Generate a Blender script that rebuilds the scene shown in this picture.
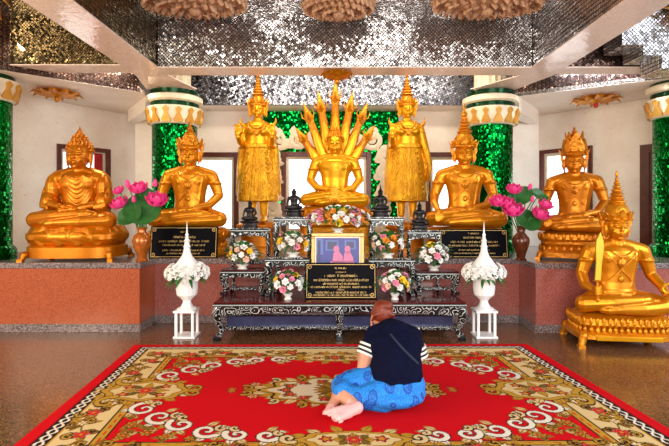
import bpy, bmesh, math, random
import numpy as np
from mathutils import Vector, Matrix, Euler

for o in list(bpy.data.objects):
    bpy.data.objects.remove(o, do_unlink=True)
SC = bpy.context.scene
C = SC.collection
PI = math.pi
R = math.radians
random.seed(7)

# ------------------------------------------------------------------ camera, world, lights, exposure
EYE = 1.5
cam_d = bpy.data.cameras.new('camera')
cam_d.sensor_width = 36
cam_d.lens = 36 * 483 / 669
cam_d.shift_x = -0.0037
cam_d.shift_y = -0.0224
cam_d.clip_end = 100
cam = bpy.data.objects.new('camera', cam_d)
cam.location = (0, 0, EYE)
cam.rotation_euler = (R(90), 0, 0)
C.objects.link(cam)
SC.camera = cam

world = bpy.data.worlds.new('world')
SC.world = world
world.use_nodes = True
wn, wl = world.node_tree.nodes, world.node_tree.links
bgn = wn['Background']
tcw = wn.new('ShaderNodeTexCoord')
sepw = wn.new('ShaderNodeSeparateXYZ')
rampw = wn.new('ShaderNodeValToRGB')
wl.new(tcw.outputs['Generated'], sepw.inputs[0])
mpw = wn.new('ShaderNodeMapRange')
mpw.inputs['From Min'].default_value = -1
wl.new(sepw.outputs['Z'], mpw.inputs['Value'])
wl.new(mpw.outputs[0], rampw.inputs[0])
e = rampw.color_ramp.elements
e[0].position = 0.0; e[0].color = (.10, .07, .05, 1)
e[1].position = 1.0; e[1].color = (.55, .72, 1.0, 1)
for p, c in ((.47, (.20, .15, .11, 1)), (.53, (1.0, .93, .82, 1)), (.68, (.95, .95, 1.0, 1))):
    x = e.new(p); x.color = c
wl.new(rampw.outputs[0], bgn.inputs['Color'])
bgn.inputs['Strength'].default_value = 0.85


def area(name, loc, rot, sx, sy, power, col):
    d = bpy.data.lights.new(name, 'AREA')
    d.shape = 'RECTANGLE'; d.size = sx; d.size_y = sy; d.energy = power; d.color = col
    o = bpy.data.objects.new(name, d)
    o.location = loc; o.rotation_euler = rot
    C.objects.link(o)
    return o


# daylight through the open doors behind the visitor
area('daylight_doors', (0.6, -2.6, 2.2), (R(86), 0, 0), 5.0, 2.6, 260, (1.0, .96, .90))
area('daylight_left', (-5.2, 2.2, 2.0), (R(80), 0, R(-62)), 2.2, 2.2, 120, (1.0, .82, .58))
# added fill lamps hidden behind the cross beam to brighten statues and walls
area('added_altar_fill', (0.1, 6.75, 3.80), (R(30), 0, 0), 4.0, .25, 34, (1.0, .90, .74))
area('added_altar_fill', (-3.5, 6.45, 3.55), (R(52), 0, R(42)), 1.3, .2, 54, (1.0, .90, .76))
area('added_altar_fill', (3.7, 6.55, 3.55), (R(52), 0, R(-42)), 1.3, .2, 54, (.74, .87, 1.0))  # cool tint stands in for blue reflections on the right wall
area('daylight_right', (5.6, 2.4, 2.2), (R(80), 0, R(62)), 2.0, 2.4, 110, (.80, .90, 1.0))

vs = SC.view_settings
vs.view_transform = 'Standard'
vs.look = 'None'
vs.exposure = 0.68
vs.gamma = 1.0
vs.use_curve_mapping = False

# ------------------------------------------------------------------ materials
MATS = {}


def lin(c):
    return tuple((x / 255 / 12.92) if x / 255 <= .04045 else ((x / 255 + .055) / 1.055) ** 2.4 for x in c)


class NT:
    """small node-tree helper"""
    def __init__(s, name, rough=.5, metal=0., col=(.8, .8, .8), spec=.5):
        m = bpy.data.materials.new(name)
        m.use_nodes = True
        s.m = m; s.n = m.node_tree.nodes; s.l = m.node_tree.links
        s.b = s.n['Principled BSDF']
        s.b.inputs['Base Color'].default_value = (*col, 1)
        s.b.inputs['Roughness'].default_value = rough
        s.b.inputs['Metallic'].default_value = metal
        s.b.inputs['Specular IOR Level'].default_value = spec

    def node(s, t, **kw):
        n = s.n.new(t)
        for k, v in kw.items():
            if hasattr(n, k):
                setattr(n, k, v)
            else:
                n.inputs[k.replace('_', ' ')].default_value = v
        return n

    def coord(s, kind='Object', scale=(1, 1, 1), rot=(0, 0, 0), loc=(0, 0, 0)):
        t = s.n.new('ShaderNodeTexCoord')
        mp = s.n.new('ShaderNodeMapping')
        mp.inputs['Scale'].default_value = scale if isinstance(scale, tuple) else (scale,) * 3
        mp.inputs['Rotation'].default_value = rot
        mp.inputs['Location'].default_value = loc
        s.l.new(t.outputs[kind], mp.inputs[0])
        return mp.outputs[0]

    def noise(s, vec, scale=5., detail=4., rough=.6):
        n = s.n.new('ShaderNodeTexNoise')
        n.inputs['Scale'].default_value = scale
        n.inputs['Detail'].default_value = detail
        n.inputs['Roughness'].default_value = rough
        s.l.new(vec, n.inputs['Vector'])
        return n.outputs['Fac']

    def vor(s, vec, scale=5., feature='F1', out='Distance', rnd=1.):
        n = s.n.new('ShaderNodeTexVoronoi')
        n.feature = feature
        n.inputs['Scale'].default_value = scale
        n.inputs['Randomness'].default_value = rnd
        s.l.new(vec, n.inputs['Vector'])
        return n.outputs[out]

    def ramp(s, fac, stops, const=False):
        n = s.n.new('ShaderNodeValToRGB')
        el = n.color_ramp.elements
        if const:
            n.color_ramp.interpolation = 'CONSTANT'
        el[0].position = stops[0][0]; el[0].color = (*stops[0][1], 1)
        el[1].position = stops[-1][0]; el[1].color = (*stops[-1][1], 1)
        for p, c in stops[1:-1]:
            k = el.new(p); k.color = (*c, 1)
        s.l.new(fac, n.inputs[0])
        return n.outputs['Color']

    def math(s, op, a, b=None):
        n = s.n.new('ShaderNodeMath'); n.operation = op
        for i, v in enumerate((a, b)):
            if v is None: continue
            if isinstance(v, (int, float)): n.inputs[i].default_value = v
            else: s.l.new(v, n.inputs[i])
        return n.outputs[0]

    def vmath(s, op, a, b=None, scale=None):
        n = s.n.new('ShaderNodeVectorMath'); n.operation = op
        for i, v in enumerate((a, b)):
            if v is None: continue
            if isinstance(v, tuple): n.inputs[i].default_value = v
            else: s.l.new(v, n.inputs[i])
        if scale is not None: n.inputs['Scale'].default_value = scale
        return n.outputs['Value'] if op in ('LENGTH', 'DOT_PRODUCT') else n.outputs['Vector']

    def mix(s, fac, a, b):
        n = s.n.new('ShaderNodeMix'); n.data_type = 'RGBA'
        for k, v in ((0, fac), (6, a), (7, b)):
            if isinstance(v, (int, float)): n.inputs[k].default_value = v
            elif isinstance(v, tuple): n.inputs[k].default_value = (*v, 1)
            else: s.l.new(v, n.inputs[k])
        return n.outputs[2]

    def color(s, sock): s.l.new(sock, s.b.inputs['Base Color']); return s

    def rough(s, sock): s.l.new(sock, s.b.inputs['Roughness']); return s

    def bump(s, h, strength=.4, dist=.01):
        n = s.n.new('ShaderNodeBump')
        n.inputs['Strength'].default_value = strength
        n.inputs['Distance'].default_value = dist
        s.l.new(h, n.inputs['Height'])
        s.l.new(n.outputs[0], s.b.inputs['Normal'])
        return s

    def coat(s, w=.5, r=.1):
        s.b.inputs['Coat Weight'].default_value = w
        s.b.inputs['Coat Roughness'].default_value = r
        return s


def plain(name, rgb, rough=.5, metal=0., noise=.12, nscale=14., bump=0., spec=.5):
    t = NT(name, rough, metal, lin(rgb), spec)
    c = lin(rgb)
    v = t.coord()
    f = t.noise(v, nscale)
    t.color(t.ramp(f, [(.3, tuple(x * (1 - noise) for x in c)), (.7, tuple(min(1, x * (1 + noise)) for x in c))]))
    if bump: t.bump(f, bump)
    return t.m


def gold(name, c1, c2, rough=.3, carve=0., cscale=40., metal=.55):
    t = NT(name, rough, metal)
    v = t.coord()
    f = t.noise(v, 5., 5.)
    t.color(t.ramp(f, [(.3, lin(c1)), (.7, lin(c2))]))
    if carve:
        d = t.vor(v, cscale, 'SMOOTH_F1')
        d2 = t.noise(v, cscale * .8, 2.)
        t.bump(t.math('ADD', d, d2), carve, .012)
    else:
        t.bump(t.noise(v, 26., 3.), .12, .01)
    return t.m


def mosaic(name, tile, col_a, col_b, jitter, grout=(.05, .04, .04), gw=.1, rough=.12, rot=(0., 0., 0.), loc=.0137, metal=1., blotch=2.2):
    t = NT(name, rough, metal)
    v = t.coord('Object', 1 / tile, rot, (loc, loc * 1.7, loc * 2.3))
    cell = t.vmath('FLOOR', v)
    wn_ = t.n.new('ShaderNodeTexWhiteNoise'); wn_.noise_dimensions = '3D'
    t.l.new(cell, wn_.inputs['Vector'])
    rnd = t.vmath('SUBTRACT', wn_.outputs['Color'], (.5, .5, .5))
    rnd = t.vmath('SCALE', rnd, None, jitter * 2)
    big = t.n.new('ShaderNodeTexNoise'); big.inputs['Scale'].default_value = .075
    big.inputs['Detail'].default_value = 1.5
    t.l.new(cell, big.inputs['Vector'])
    bigv = t.vmath('SCALE', t.vmath('SUBTRACT', big.outputs['Color'], (.5, .5, .5)), None, jitter * blotch)
    g = t.n.new('ShaderNodeNewGeometry')
    nn = t.vmath('NORMALIZE', t.vmath('ADD', t.vmath('ADD', g.outputs['Normal'], rnd), bigv))
    t.l.new(nn, t.b.inputs['Normal'])
    c = t.mix(wn_.outputs['Value'], lin(col_a), lin(col_b))
    fr = t.vmath('ABSOLUTE', t.vmath('SUBTRACT', t.vmath('FRACTION', v), (.5, .5, .5)))
    sp = t.n.new('ShaderNodeSeparateXYZ'); t.l.new(fr, sp.inputs[0])
    an = t.n.new('ShaderNodeSeparateXYZ'); t.l.new(t.vmath('ABSOLUTE', g.outputs['Normal']), an.inputs[0])
    ax = [t.math('MULTIPLY', sp.outputs[i], t.math('LESS_THAN', an.outputs[i], .9)) for i in range(3)]
    mx = t.math('MAXIMUM', t.math('MAXIMUM', ax[0], ax[1]), ax[2])
    edge = t.math('GREATER_THAN', mx, .5 - gw)
    t.color(t.mix(edge, c, grout))
    t.rough(t.math('ADD', t.math('MULTIPLY', edge, .5), rough))
    return t.m


def granite(name, a, b, c, rough=.15, scale=60.):
    t = NT(name, rough)
    v = t.coord()
    f = t.vor(v, scale, 'F1', 'Color')
    sp = t.n.new('ShaderNodeSeparateColor'); t.l.new(f, sp.inputs[0])
    g = t.noise(v, 1.2, 5.)
    f2 = t.math('ADD', t.math('MULTIPLY', sp.outputs[0], .7), t.math('MULTIPLY', g, .35))
    t.color(t.ramp(f2, [(.2, lin(a)), (.5, lin(b)), (.85, lin(c))]))
    return t.m


def pearl_lacquer(name, scale=26.):
    """black lacquer with inlaid silver scrolls"""
    t = NT(name, .22)
    v = t.coord()
    d = t.n.new('ShaderNodeTexNoise'); d.inputs['Scale'].default_value = scale * .35; d.inputs['Detail'].default_value = 1.
    t.l.new(v, d.inputs['Vector'])
    v2 = t.vmath('ADD', v, t.vmath('SCALE', d.outputs['Color'], None, .10))
    a = t.vor(v2, scale * .8, 'F1', 'Distance')
    rings = t.math('FRACT', t.math('MULTIPLY', a, 3.1))
    m = t.math('LESS_THAN', t.math('ABSOLUTE', t.math('SUBTRACT', rings, .5)), .12)
    sh = t.noise(v, 70., 1.)
    silver = t.ramp(sh, [(.3, lin((130, 138, 142))), (.55, lin((206, 212, 210))), (.7, lin((222, 206, 198)))])
    t.color(t.mix(m, lin((12, 9, 12)), silver))
    t.l.new(t.math('MULTIPLY', m, .25), t.b.inputs['Metallic'])
    return t.m


M = {}
M['gold'] = gold('gold_leaf', (202, 118, 4), (216, 138, 8), .33, metal=.62)
M['gold_deep'] = gold('deep_gold_paint', (184, 100, 2), (202, 120, 4), .33, metal=.62)
M['gold_bright'] = gold('bright_gold_leaf', (212, 140, 2), (224, 158, 8), .32, metal=.62)
M['gold_carved'] = gold('carved_gold', (192, 112, 4), (222, 146, 14), .38, .5, 34., metal=.6)
M['gold_carved_deep'] = gold('carved_deep_gold', (176, 96, 2), (206, 124, 6), .38, .5, 30., metal=.6)
M['gold_robe'] = gold('carved_robe_gold', (190, 122, 4), (236, 176, 30), .34, 1., 44., metal=.6)
M['pale_gold'] = gold('pale_gold_blade', (240, 205, 60), (250, 222, 90), .25)
M['black_bronze'] = plain('black_bronze', (26, 20, 22), .28, .5)
M['cream_relief'] = plain('cream_plaster_relief', (196, 150, 114), .5, 0, .3, 20., .3)
M['cream'] = plain('cream_capital_paint', (236, 220, 190), .45, 0, .06)
M['ochre_leaf'] = plain('ochre_gilded_leaf', (206, 150, 60), .4, .3)
M['beam'] = mosaic('pink_beige_tile', .021, (238, 214, 198), (252, 234, 222), .03, lin((222, 196, 182)), .05, .14, (0., 0., 0.), .0137, .05)
Y45 = (0, R(45), 0)
M['mirror'] = mosaic('silver_mirror_mosaic', .032, (186, 182, 182), (250, 246, 244), .13, lin((58, 50, 48)), .11, .2, Y45, .0137, .9, 3.2)
M['mirror_ceiling'] = mosaic('silver_ceiling_mosaic', .032, (186, 182, 182), (250, 246, 244), .13, lin((58, 50, 48)), .11, .2, (0, 0, R(45)), .0137, .9, 3.2)
M['mirror_dark'] = mosaic('floor_reflection_mosaic_dark', .028, (96, 84, 58), (176, 154, 112), .15, lin((44, 36, 24)), .10, .2, Y45, .0137, .92, 2.2)  # brown of the mirrored floor is put into the tile colour
M['mirror_fascia'] = mosaic('broken_mirror_mosaic', .036, (40, 40, 54), (206, 206, 216), .13, lin((60, 58, 64)), .10, .28, (0, R(23), 0), .0137, .85, 1.6)
M['mirror_brown'] = mosaic('floor_reflection_mosaic_brown', .030, (84, 62, 56), (168, 134, 118), .14, lin((36, 24, 22)), .10, .22, Y45, .0137, .9)  # tile colour carries the brown reflection of the floor
M['green_mosaic'] = mosaic('green_mirror_mosaic', .030, (0, 104, 34), (8, 150, 58), .20, lin((0, 34, 12)), .07, .12)
M['dark_green'] = plain('dark_green_band', (10, 60, 30), .2, .6)
M['wood'] = plain('dark_red_wood', (92, 36, 24), .35, 0, .3, 9.)
M['white_paint'] = plain('white_enamel', (240, 238, 238), .3, 0, .03)
M['marble_trim'] = plain('cream_mat_board', (238, 222, 196), .5, 0, .05)
M['leaf'] = plain('green_leaf', (44, 108, 40), .45, 0, .45, 30.)
M['leaf_dark'] = plain('lotus_leaf_green', (34, 92, 36), .4, 0, .4, 16.)
M['petal_white'] = plain('white_petal', (246, 244, 240), .5, 0, .04)
M['petal_pink'] = plain('pink_petal', (244, 150, 176), .5, 0, .16, 40.)
M['petal_magenta'] = plain('magenta_lotus_petal', (236, 62, 140), .45, 0, .22, 25.)
M['petal_yellow'] = plain('yellow_petal', (252, 206, 50), .5, 0, .12, 40.)
M['petal_orange'] = plain('orange_petal', (250, 160, 50), .5, 0, .12, 40.)
M['petal_peach'] = plain('peach_petal', (250, 205, 180), .5, 0, .1, 40.)
M['ceramic'] = plain('white_ceramic', (232, 228, 222), .25, 0, .04)
M['amber_vase'] = plain('amber_glaze', (170, 92, 30), .18, .3, .3, 12.)
M['brown_vase'] = plain('brown_glaze', (86, 38, 18), .18, .2, .3, 12.)
M['lacquer_red'] = plain('dark_red_lacquer', (84, 10, 18), .16, 0, .12)
M['lacquer_black'] = plain('black_lacquer', (14, 11, 14), .15, 0, .1)
M['pearl'] = pearl_lacquer('pearl_inlaid_lacquer', 17.)
M['pearl_fine'] = pearl_lacquer('fine_pearl_inlay', 22.)
M['silver_strip'] = plain('silver_inlay', (170, 176, 176), .3, .2, .2, 60.)
M['sign_black'] = plain('black_granite_plaque', (7, 6, 11), .42, 0, .2, 60., 0., .04)
M['letter_gold'] = plain('gilded_letter', (206, 170, 100), .4, .3, .1)
M['granite_grey'] = granite('grey_granite', (70, 58, 60), (108, 92, 92), (150, 134, 130), .18, 90.)
M['granite_pink'] = granite('pink_granite', (132, 70, 62), (148, 82, 74), (162, 96, 86), .14, 110.)
M['granite_orange'] = granite('terracotta_granite', (142, 66, 34), (158, 76, 42), (172, 88, 54), .14, 110.)
M['floor'] = granite('brown_granite_floor', (74, 46, 28), (102, 66, 42), (132, 92, 62), .2, 110.)
M['skin'] = plain('skin', (214, 150, 120), .5, 0, .06)
M['skin_sole'] = plain('pale_sole_skin', (232, 172, 168), .55, 0, .05)
M['hair_red'] = plain('auburn_hair', (120, 44, 22), .4, 0, .5, 60., .5)
M['navy'] = plain('navy_cotton', (9, 12, 38), .9, 0, .25, 20., .2, .1)
M['slate'] = plain('slate_webbing', (26, 32, 54), .85)
M['stripe_white'] = plain('white_knit', (236, 230, 220), .8, 0, .04)
M['stripe_black'] = plain('black_knit', (18, 18, 24), .8, 0, .04)
M['silk_pink'] = plain('pale_pink_silk', (206, 120, 160), .5, 0, .1)
M['print_blue'] = plain('blue_print', (30, 34, 132), .35, 0, .25, 18.)
M['print_deep'] = plain('deep_blue_print', (22, 18, 84), .35, 0, .25, 18.)
M['print_light'] = plain('light_blue_print', (70, 96, 176), .35, 0, .15, 18.)
M['curtain_red'] = plain('red_curtain', (190, 30, 30), .7, 0, .15)


def wall_mat():
    t = NT('cream_pink_wall', .42)
    v = t.coord()
    f = t.noise(v, 2.2, 5.)
    s = t.noise(v, 38., 3.)
    base = t.ramp(f, [(.3, lin((240, 222, 206))), (.7, lin((252, 240, 226)))])
    t.color(t.mix(t.math('GREATER_THAN', s, .67), base, lin((206, 180, 164))))
    return t.m


def pane_mat():
    t = NT('daylit_glass', .2)
    v = t.coord()
    f = t.noise(v, 1.4, 3.)
    c = t.ramp(f, [(.3, (.93, .96, 1.)), (.7, (1., 1., .98))])
    t.l.new(c, t.b.inputs['Emission Color'])
    t.b.inputs['Emission Strength'].default_value = 1.5
    return t.m


def skirt_mat():
    t = NT('blue_print_cotton', .75)
    v = t.coord('Object', (1.25, 1., .8), (0, R(35), 0))
    d = t.vor(v, 8.2, 'F1', 'Distance', .55)
    leaf = t.math('LESS_THAN', d, .34)
    ring = t.math('LESS_THAN', t.math('ABSOLUTE', t.math('SUBTRACT', d, .34)), .035)
    hatch = t.math('GREATER_THAN', t.noise(v, 90., 2.), .52)
    base = t.mix(hatch, lin((14, 112, 204)), lin((30, 140, 226)))
    inner = t.mix(hatch, lin((12, 78, 168)), lin((26, 122, 214)))
    c = t.mix(leaf, base, inner)
    t.color(t.mix(ring, c, lin((12, 70, 156))))
    t.bump(t.noise(v, 14., 3.), .3, .02)
    return t.m


def rug_mat():
    t = NT('woven_wool_pile', .95, spec=.1)
    a = t.n.new('ShaderNodeVertexColor'); a.layer_name = 'weave'
    t.color(a.outputs['Color'])
    v = t.coord()
    t.bump(t.noise(v, 160., 2.), .5, .004)
    return t.m


M['wall'] = wall_mat(); M['pane'] = pane_mat(); M['skirt'] = skirt_mat(); M['rug'] = rug_mat()

# ------------------------------------------------------------------ mesh helpers


class MB:
    """collects simple shapes into one mesh"""
    def __init__(s):
        s.v = []; s.f = []

    def add(s, vs_, fs_):
        o = len(s.v)
        s.v += [tuple(p) for p in vs_]
        s.f += [tuple(i + o for i in f) for f in fs_]
        return s

    def box(s, x0, x1, y0, y1, z0, z1, mtx=None):
        vs_ = [Vector((x, y, z)) for z in (z0, z1) for y in (y0, y1) for x in (x0, x1)]
        if mtx: vs_ = [mtx @ p for p in vs_]
        return s.add(vs_, [(0, 2, 3, 1), (4, 5, 7, 6), (0, 1, 5, 4), (2, 6, 7, 3), (0, 4, 6, 2), (1, 3, 7, 5)])

    def prism(s, poly, z0, z1):
        n = len(poly)
        vs_ = [(x, y, z0) for x, y in poly] + [(x, y, z1) for x, y in poly]
        fs_ = [tuple(range(n))[::-1], tuple(range(n, 2 * n))]
        fs_ += [(i, (i + 1) % n, n + (i + 1) % n, n + i) for i in range(n)]
        return s.add(vs_, fs_)

    def plate(s, poly, mtx, t):
        """outline in x,z given thickness t in y, then transformed"""
        n = len(poly)
        vs_ = [mtx @ Vector((x, -t / 2, z)) for x, z in poly] + [mtx @ Vector((x, t / 2, z)) for x, z in poly]
        fs_ = [tuple(range(n)), tuple(range(n, 2 * n))[::-1]]
        fs_ += [((i + 1) % n, i, n + i, n + (i + 1) % n) for i in range(n)]
        return s.add(vs_, fs_)

    def lathe(s, prof, c=(0, 0, 0), n=24, sx=1., sy=1., cap=True, flute=0, fdep=0.):
        vs_ = []; fs_ = []
        for r, z in prof:
            for k in range(n):
                a = 2 * PI * k / n
                rr = r * (1 - fdep * (k % 2)) if flute else r
                vs_.append((c[0] + rr * math.cos(a) * sx, c[1] + rr * math.sin(a) * sy, c[2] + z))
        for i in range(len(prof) - 1):
            for k in range(n):
                k2 = (k + 1) % n
                fs_.append((i * n + k, i * n + k2, (i + 1) * n + k2, (i + 1) * n + k))
        if cap:
            fs_.append(tuple(range(n))[::-1])
            fs_.append(tuple(range((len(prof) - 1) * n, len(prof) * n)))
        return s.add(vs_, fs_)

    def ell(s, c, r, rot=None, n=12, m=8):
        vs_ = []; fs_ = []
        mt = Euler(rot).to_matrix() if rot else Matrix.Identity(3)
        c = Vector(c)
        for i in range(m + 1):
            ph = PI * i / m
            for k in range(n):
                a = 2 * PI * k / n
                vs_.append(c + mt @ Vector((r[0] * math.sin(ph) * math.cos(a), r[1] * math.sin(ph) * math.sin(a), -r[2] * math.cos(ph))))
        for i in range(m):
            for k in range(n):
                k2 = (k + 1) % n
                fs_.append((i * n + k, i * n + k2, (i + 1) * n + k2, (i + 1) * n + k))
        return s.add(vs_, fs_)

    def tube(s, pts, radii, n=8, flat=1., up=None):
        pts = [Vector(p) for p in pts]
        if isinstance(radii, (int, float)): radii = [radii] * len(pts)
        vs_ = []; fs_ = []
        prev = Vector(up) if up else None
        for i, p in enumerate(pts):
            t = (pts[min(i + 1, len(pts) - 1)] - pts[max(i - 1, 0)]).normalized()
            if prev is None:
                prev = Vector((0, 0, 1)) if abs(t.z) < .9 else Vector((0, 1, 0))
            a = t.cross(prev)
            if a.length < 1e-5: a = t.cross(Vector((1, .3, .2)))
            a.normalize(); b = a.cross(t).normalized(); prev = b
            for k in range(n):
                q = 2 * PI * k / n
                vs_.append(p + a * math.cos(q) * radii[i] + b * math.sin(q) * radii[i] * flat)
        for i in range(len(pts) - 1):
            for k in range(n):
                k2 = (k + 1) % n
                fs_.append((i * n + k, (i + 1) * n + k, (i + 1) * n + k2, i * n + k2))
        fs_.append(tuple(range(n)))
        fs_.append(tuple(range((len(pts) - 1) * n, len(pts) * n))[::-1])
        return s.add(vs_, fs_)

    def cap(s, a, b, ra, rb, n=10):
        """capsule with two radii"""
        a, b = Vector(a), Vector(b)
        s.ell(a, (ra,) * 3, None, n, 6); s.ell(b, (rb,) * 3, None, n, 6)
        return s.tube([a, b], [ra, rb], n)

    def chain(s, pts, rad, n=10):
        for i in range(len(pts) - 1):
            s.cap(pts[i], pts[i + 1], rad[i], rad[i + 1], n)
        return s

    def mesh(s, name, smooth=True, angle=40):
        me = bpy.data.meshes.new(name)
        me.from_pydata([tuple(p) for p in s.v], [], s.f)
        bm = bmesh.new(); bm.from_mesh(me)
        bmesh.ops.recalc_face_normals(bm, faces=bm.faces)
        bm.to_mesh(me); bm.free()
        if smooth:
            me.shade_smooth()
            try:
                me.set_sharp_from_angle(angle=R(angle))
            except Exception:
                pass
        return me

    def build(s, name, m, parent=None, smooth=True, angle=40, bevel=0., loc=None):
        me = s.mesh(name, smooth, angle)
        return link(name, me, m, parent, bevel, loc)

    def remesh(s, name, voxel, smooth=4, cut=None, scale=1.):
        """fuse everything into one continuous skin"""
        me = bpy.data.meshes.new(name)
        me.from_pydata([tuple(p) for p in s.v], [], s.f)
        bm = bmesh.new(); bm.from_mesh(me)
        bmesh.ops.recalc_face_normals(bm, faces=bm.faces)
        bm.to_mesh(me); bm.free()
        o = bpy.data.objects.new('tmp', me); C.objects.link(o)
        a = o.modifiers.new('r', 'REMESH'); a.mode = 'VOXEL'; a.voxel_size = voxel
        if smooth:
            b = o.modifiers.new('s', 'SMOOTH'); b.factor = .5; b.iterations = smooth
        dg = bpy.context.evaluated_depsgraph_get(); dg.update()
        out = bpy.data.meshes.new_from_object(o.evaluated_get(dg))
        bpy.data.objects.remove(o, do_unlink=True)
        out.name = name
        if cut:
            bm = bmesh.new(); bm.from_mesh(out)
            for co, no in cut:
                bmesh.ops.bisect_plane(bm, geom=bm.verts[:] + bm.edges[:] + bm.faces[:], plane_co=co, plane_no=no, clear_outer=True)
            bm.to_mesh(out); bm.free()
        if scale != 1.:
            out.transform(Matrix.Scale(scale, 4))
        out.shade_smooth()
        return out


def link(name, me, m, parent=None, bevel=0., loc=None):
    if not me.materials:
        for q in (m if isinstance(m, (list, tuple)) else [m]):
            me.materials.append(q)
    o = bpy.data.objects.new(name, me)
    C.objects.link(o)
    if parent: o.parent = parent
    if loc: o.location = loc
    if bevel:
        b = o.modifiers.new('bevel', 'BEVEL'); b.width = bevel; b.segments = 2; b.limit_method = 'ANGLE'
    return o


def tag(o, label, cat, group=None, kind=None):
    o['label'] = label; o['category'] = cat
    if group: o['group'] = group
    if kind: o['kind'] = kind
    return o


def thing(name, label, cat, loc=(0, 0, 0), rz=0., group=None):
    o = bpy.data.objects.new(name, None); C.objects.link(o)
    o.empty_display_size = .1
    o.location = loc; o.rotation_euler = (0, 0, rz)
    return tag(o, label, cat, group)


def struct(o, label=None):
    o['kind'] = 'structure'
    if label: o['label'] = label
    return o


def at(px, py, Y):
    """the place seen at a point of the photograph at a distance Y"""
    return Vector(((px - 337) * Y / 483, Y, EYE - (py - 208) * Y / 483))


def rotz(p, a):
    c, s_ = math.cos(a), math.sin(a)
    return (p[0] * c - p[1] * s_, p[0] * s_ + p[1] * c)


# ------------------------------------------------------------------ the hall
PLAT = .84
struct(MB().box(-9, 9, -3, 10.4, -.1, 0).build('floor', M['floor'], smooth=False), 'polished brown granite floor')

# altar platform with a recess in the middle
PL = [(-6.4, 5.82), (-2.37, 5.82), (-2.37, 6.3), (2.37, 6.3), (2.37, 5.78), (6.4, 5.78), (6.4, 8.42), (-6.4, 8.42)]
left_face = MB().box(-6.35, -2.385, 5.835, 8.4, .001, .77)
left_face = left_face.build('altar_platform', M['granite_orange'], smooth=False)
struct(left_face, 'terracotta granite altar platform at the left')
struct(MB().box(-2.384, 2.384, 6.315, 8.4, .001, .77).build('altar_platform', M['granite_pink'], smooth=False), 'pink granite altar platform behind the tables')
struct(MB().box(2.385, 6.35, 5.795, 8.4, .001, .77).build('altar_platform', M['granite_pink'], smooth=False), 'pink granite altar platform at the right')
struct(MB().prism(PL, .77, PLAT).build('trim_1', M['granite_grey'], smooth=False, bevel=.008), 'grey granite altar top slab')
bb = MB()
bb.box(-6.35, -2.375, 5.823, 5.834, .002, .10); bb.box(-2.384, -2.372, 5.835, 6.30, .002, .10); bb.box(-2.37, 2.37, 6.302, 6.314, .002, .10)
bb.box(2.372, 2.384, 5.795, 6.30, .002, .10); bb.box(2.375, 6.35, 5.783, 5.794, .002, .10)
struct(bb.build('baseboard_altar', M['granite_grey'], smooth=False), 'grey granite skirting of the altar platform')

# walls
BACK = 8.5
SOF = 3.2


def wall_with_holes(name, p0, p1, holes, z1, label, thick=.16):
    """upright wall from p0 to p1 (plan), holes = (s0, s1, z0, z1) along it"""
    p0, p1 = Vector((*p0, 0)), Vector((*p1, 0))
    L = (p1 - p0).length
    ang = math.atan2(p1.y - p0.y, p1.x - p0.x)
    mt = Matrix.Translation(p0) @ Matrix.Rotation(ang, 4, 'Z')
    m = MB()
    s_ = 0.
    for (a, b, h0, h1) in sorted(holes):
        m.box(s_, a, 0, thick, 0, z1, mt)
        m.box(a, b, 0, thick, 0, h0, mt)
        m.box(a, b, 0, thick, h1, z1, mt)
        s_ = b
    m.box(s_, L, 0, thick, 0, z1, mt)
    o = m.build(name, M['wall'], smooth=False)
    struct(o, label)
    return mt


win_n = [0]


def window(mt, a, b, h0, h1, label, fw=.085, board=True):
    win_n[0] += 1
    w = MB()
    for (x0, x1, z0, z1) in ((a, a + fw, h0, h1), (b - fw, b, h0, h1), (a + fw, b - fw, h1 - fw, h1), (a + fw, b - fw, h0, h0 + fw)):
        w.box(x0, x1, -.03, .1, z0, z1, mt)
    fr = w.build('window_%d' % win_n[0], M['wood'], smooth=False, bevel=.008)
    struct(fr, label)
    if board:
        q = MB(); k = .05
        A, B, H0, H1 = a + fw, b - fw, h0 + fw, h1 - fw
        for (x0, x1, z0, z1) in ((A, A + k, H0, H1), (B - k, B, H0, H1), (A + k, B - k, H1 - k, H1), (A + k, B - k, H0, H0 + k)):
            q.box(x0, x1, .03, .07, z0, z1, mt)
        q.build('window_frame', M['marble_trim'], fr, smooth=False)
    MB().box(a + fw, b - fw, .075, .085, h0 + fw, h1 - fw, mt).build('pane', M['pane'], fr, smooth=False)
    return fr


wx0 = -3.55
holes = [(-3.08, -1.73, 1.0, 2.48), (-.98, .60, 1.0, 2.49), (1.56, 2.97, 1.0, 2.48)]
mtb = wall_with_holes('wall_back', (wx0, BACK), (3.55, BACK), [(a - wx0, b - wx0, c, d) for a, b, c, d in holes], SOF + .02, 'cream back wall')
window(mtb, holes[0][0] - wx0, holes[0][1] - wx0, 1.0, 2.48, 'bright window behind the crowned statue left of the middle')
window(mtb, holes[1][0] - wx0, holes[1][1] - wx0, 1.0, 2.49, 'bright window behind the statue with the serpent hood')
window(mtb, holes[2][0] - wx0, holes[2][1] - wx0, 1.0, 2.48, 'bright window behind the crowned statue right of the middle')
mtl = wall_with_holes('wall_left', (-6.6, 4.35), (-3.55, 9.2), [(3.98, 4.90, 1.3, 2.53)], SOF + .02, 'cream slanting wall at the left')
window(mtl, 3.98, 4.90, 1.3, 2.53, 'small framed window behind the robed statue', .07)
cu = MB()
for k in range(5):
    cu.tube([mtl @ Vector((4.64 + .03 * k, .03, z)) for z in (1.4, 2.44)], .017, 8)
tag(cu.build('curtain', M['curtain_red']), 'red curtain hanging at the side of the small left window', 'curtain')
mtr = wall_with_holes('wall_right', (3.55, 9.2), (6.9, 4.6), [(.34, 1.30, 1.1, 2.56)], SOF + .02, 'cream slanting wall at the right')
window(mtr, .34, 1.30, 1.1, 2.56, 'small framed window behind the crowned statue at the right', .07)
dm = MB()
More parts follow.
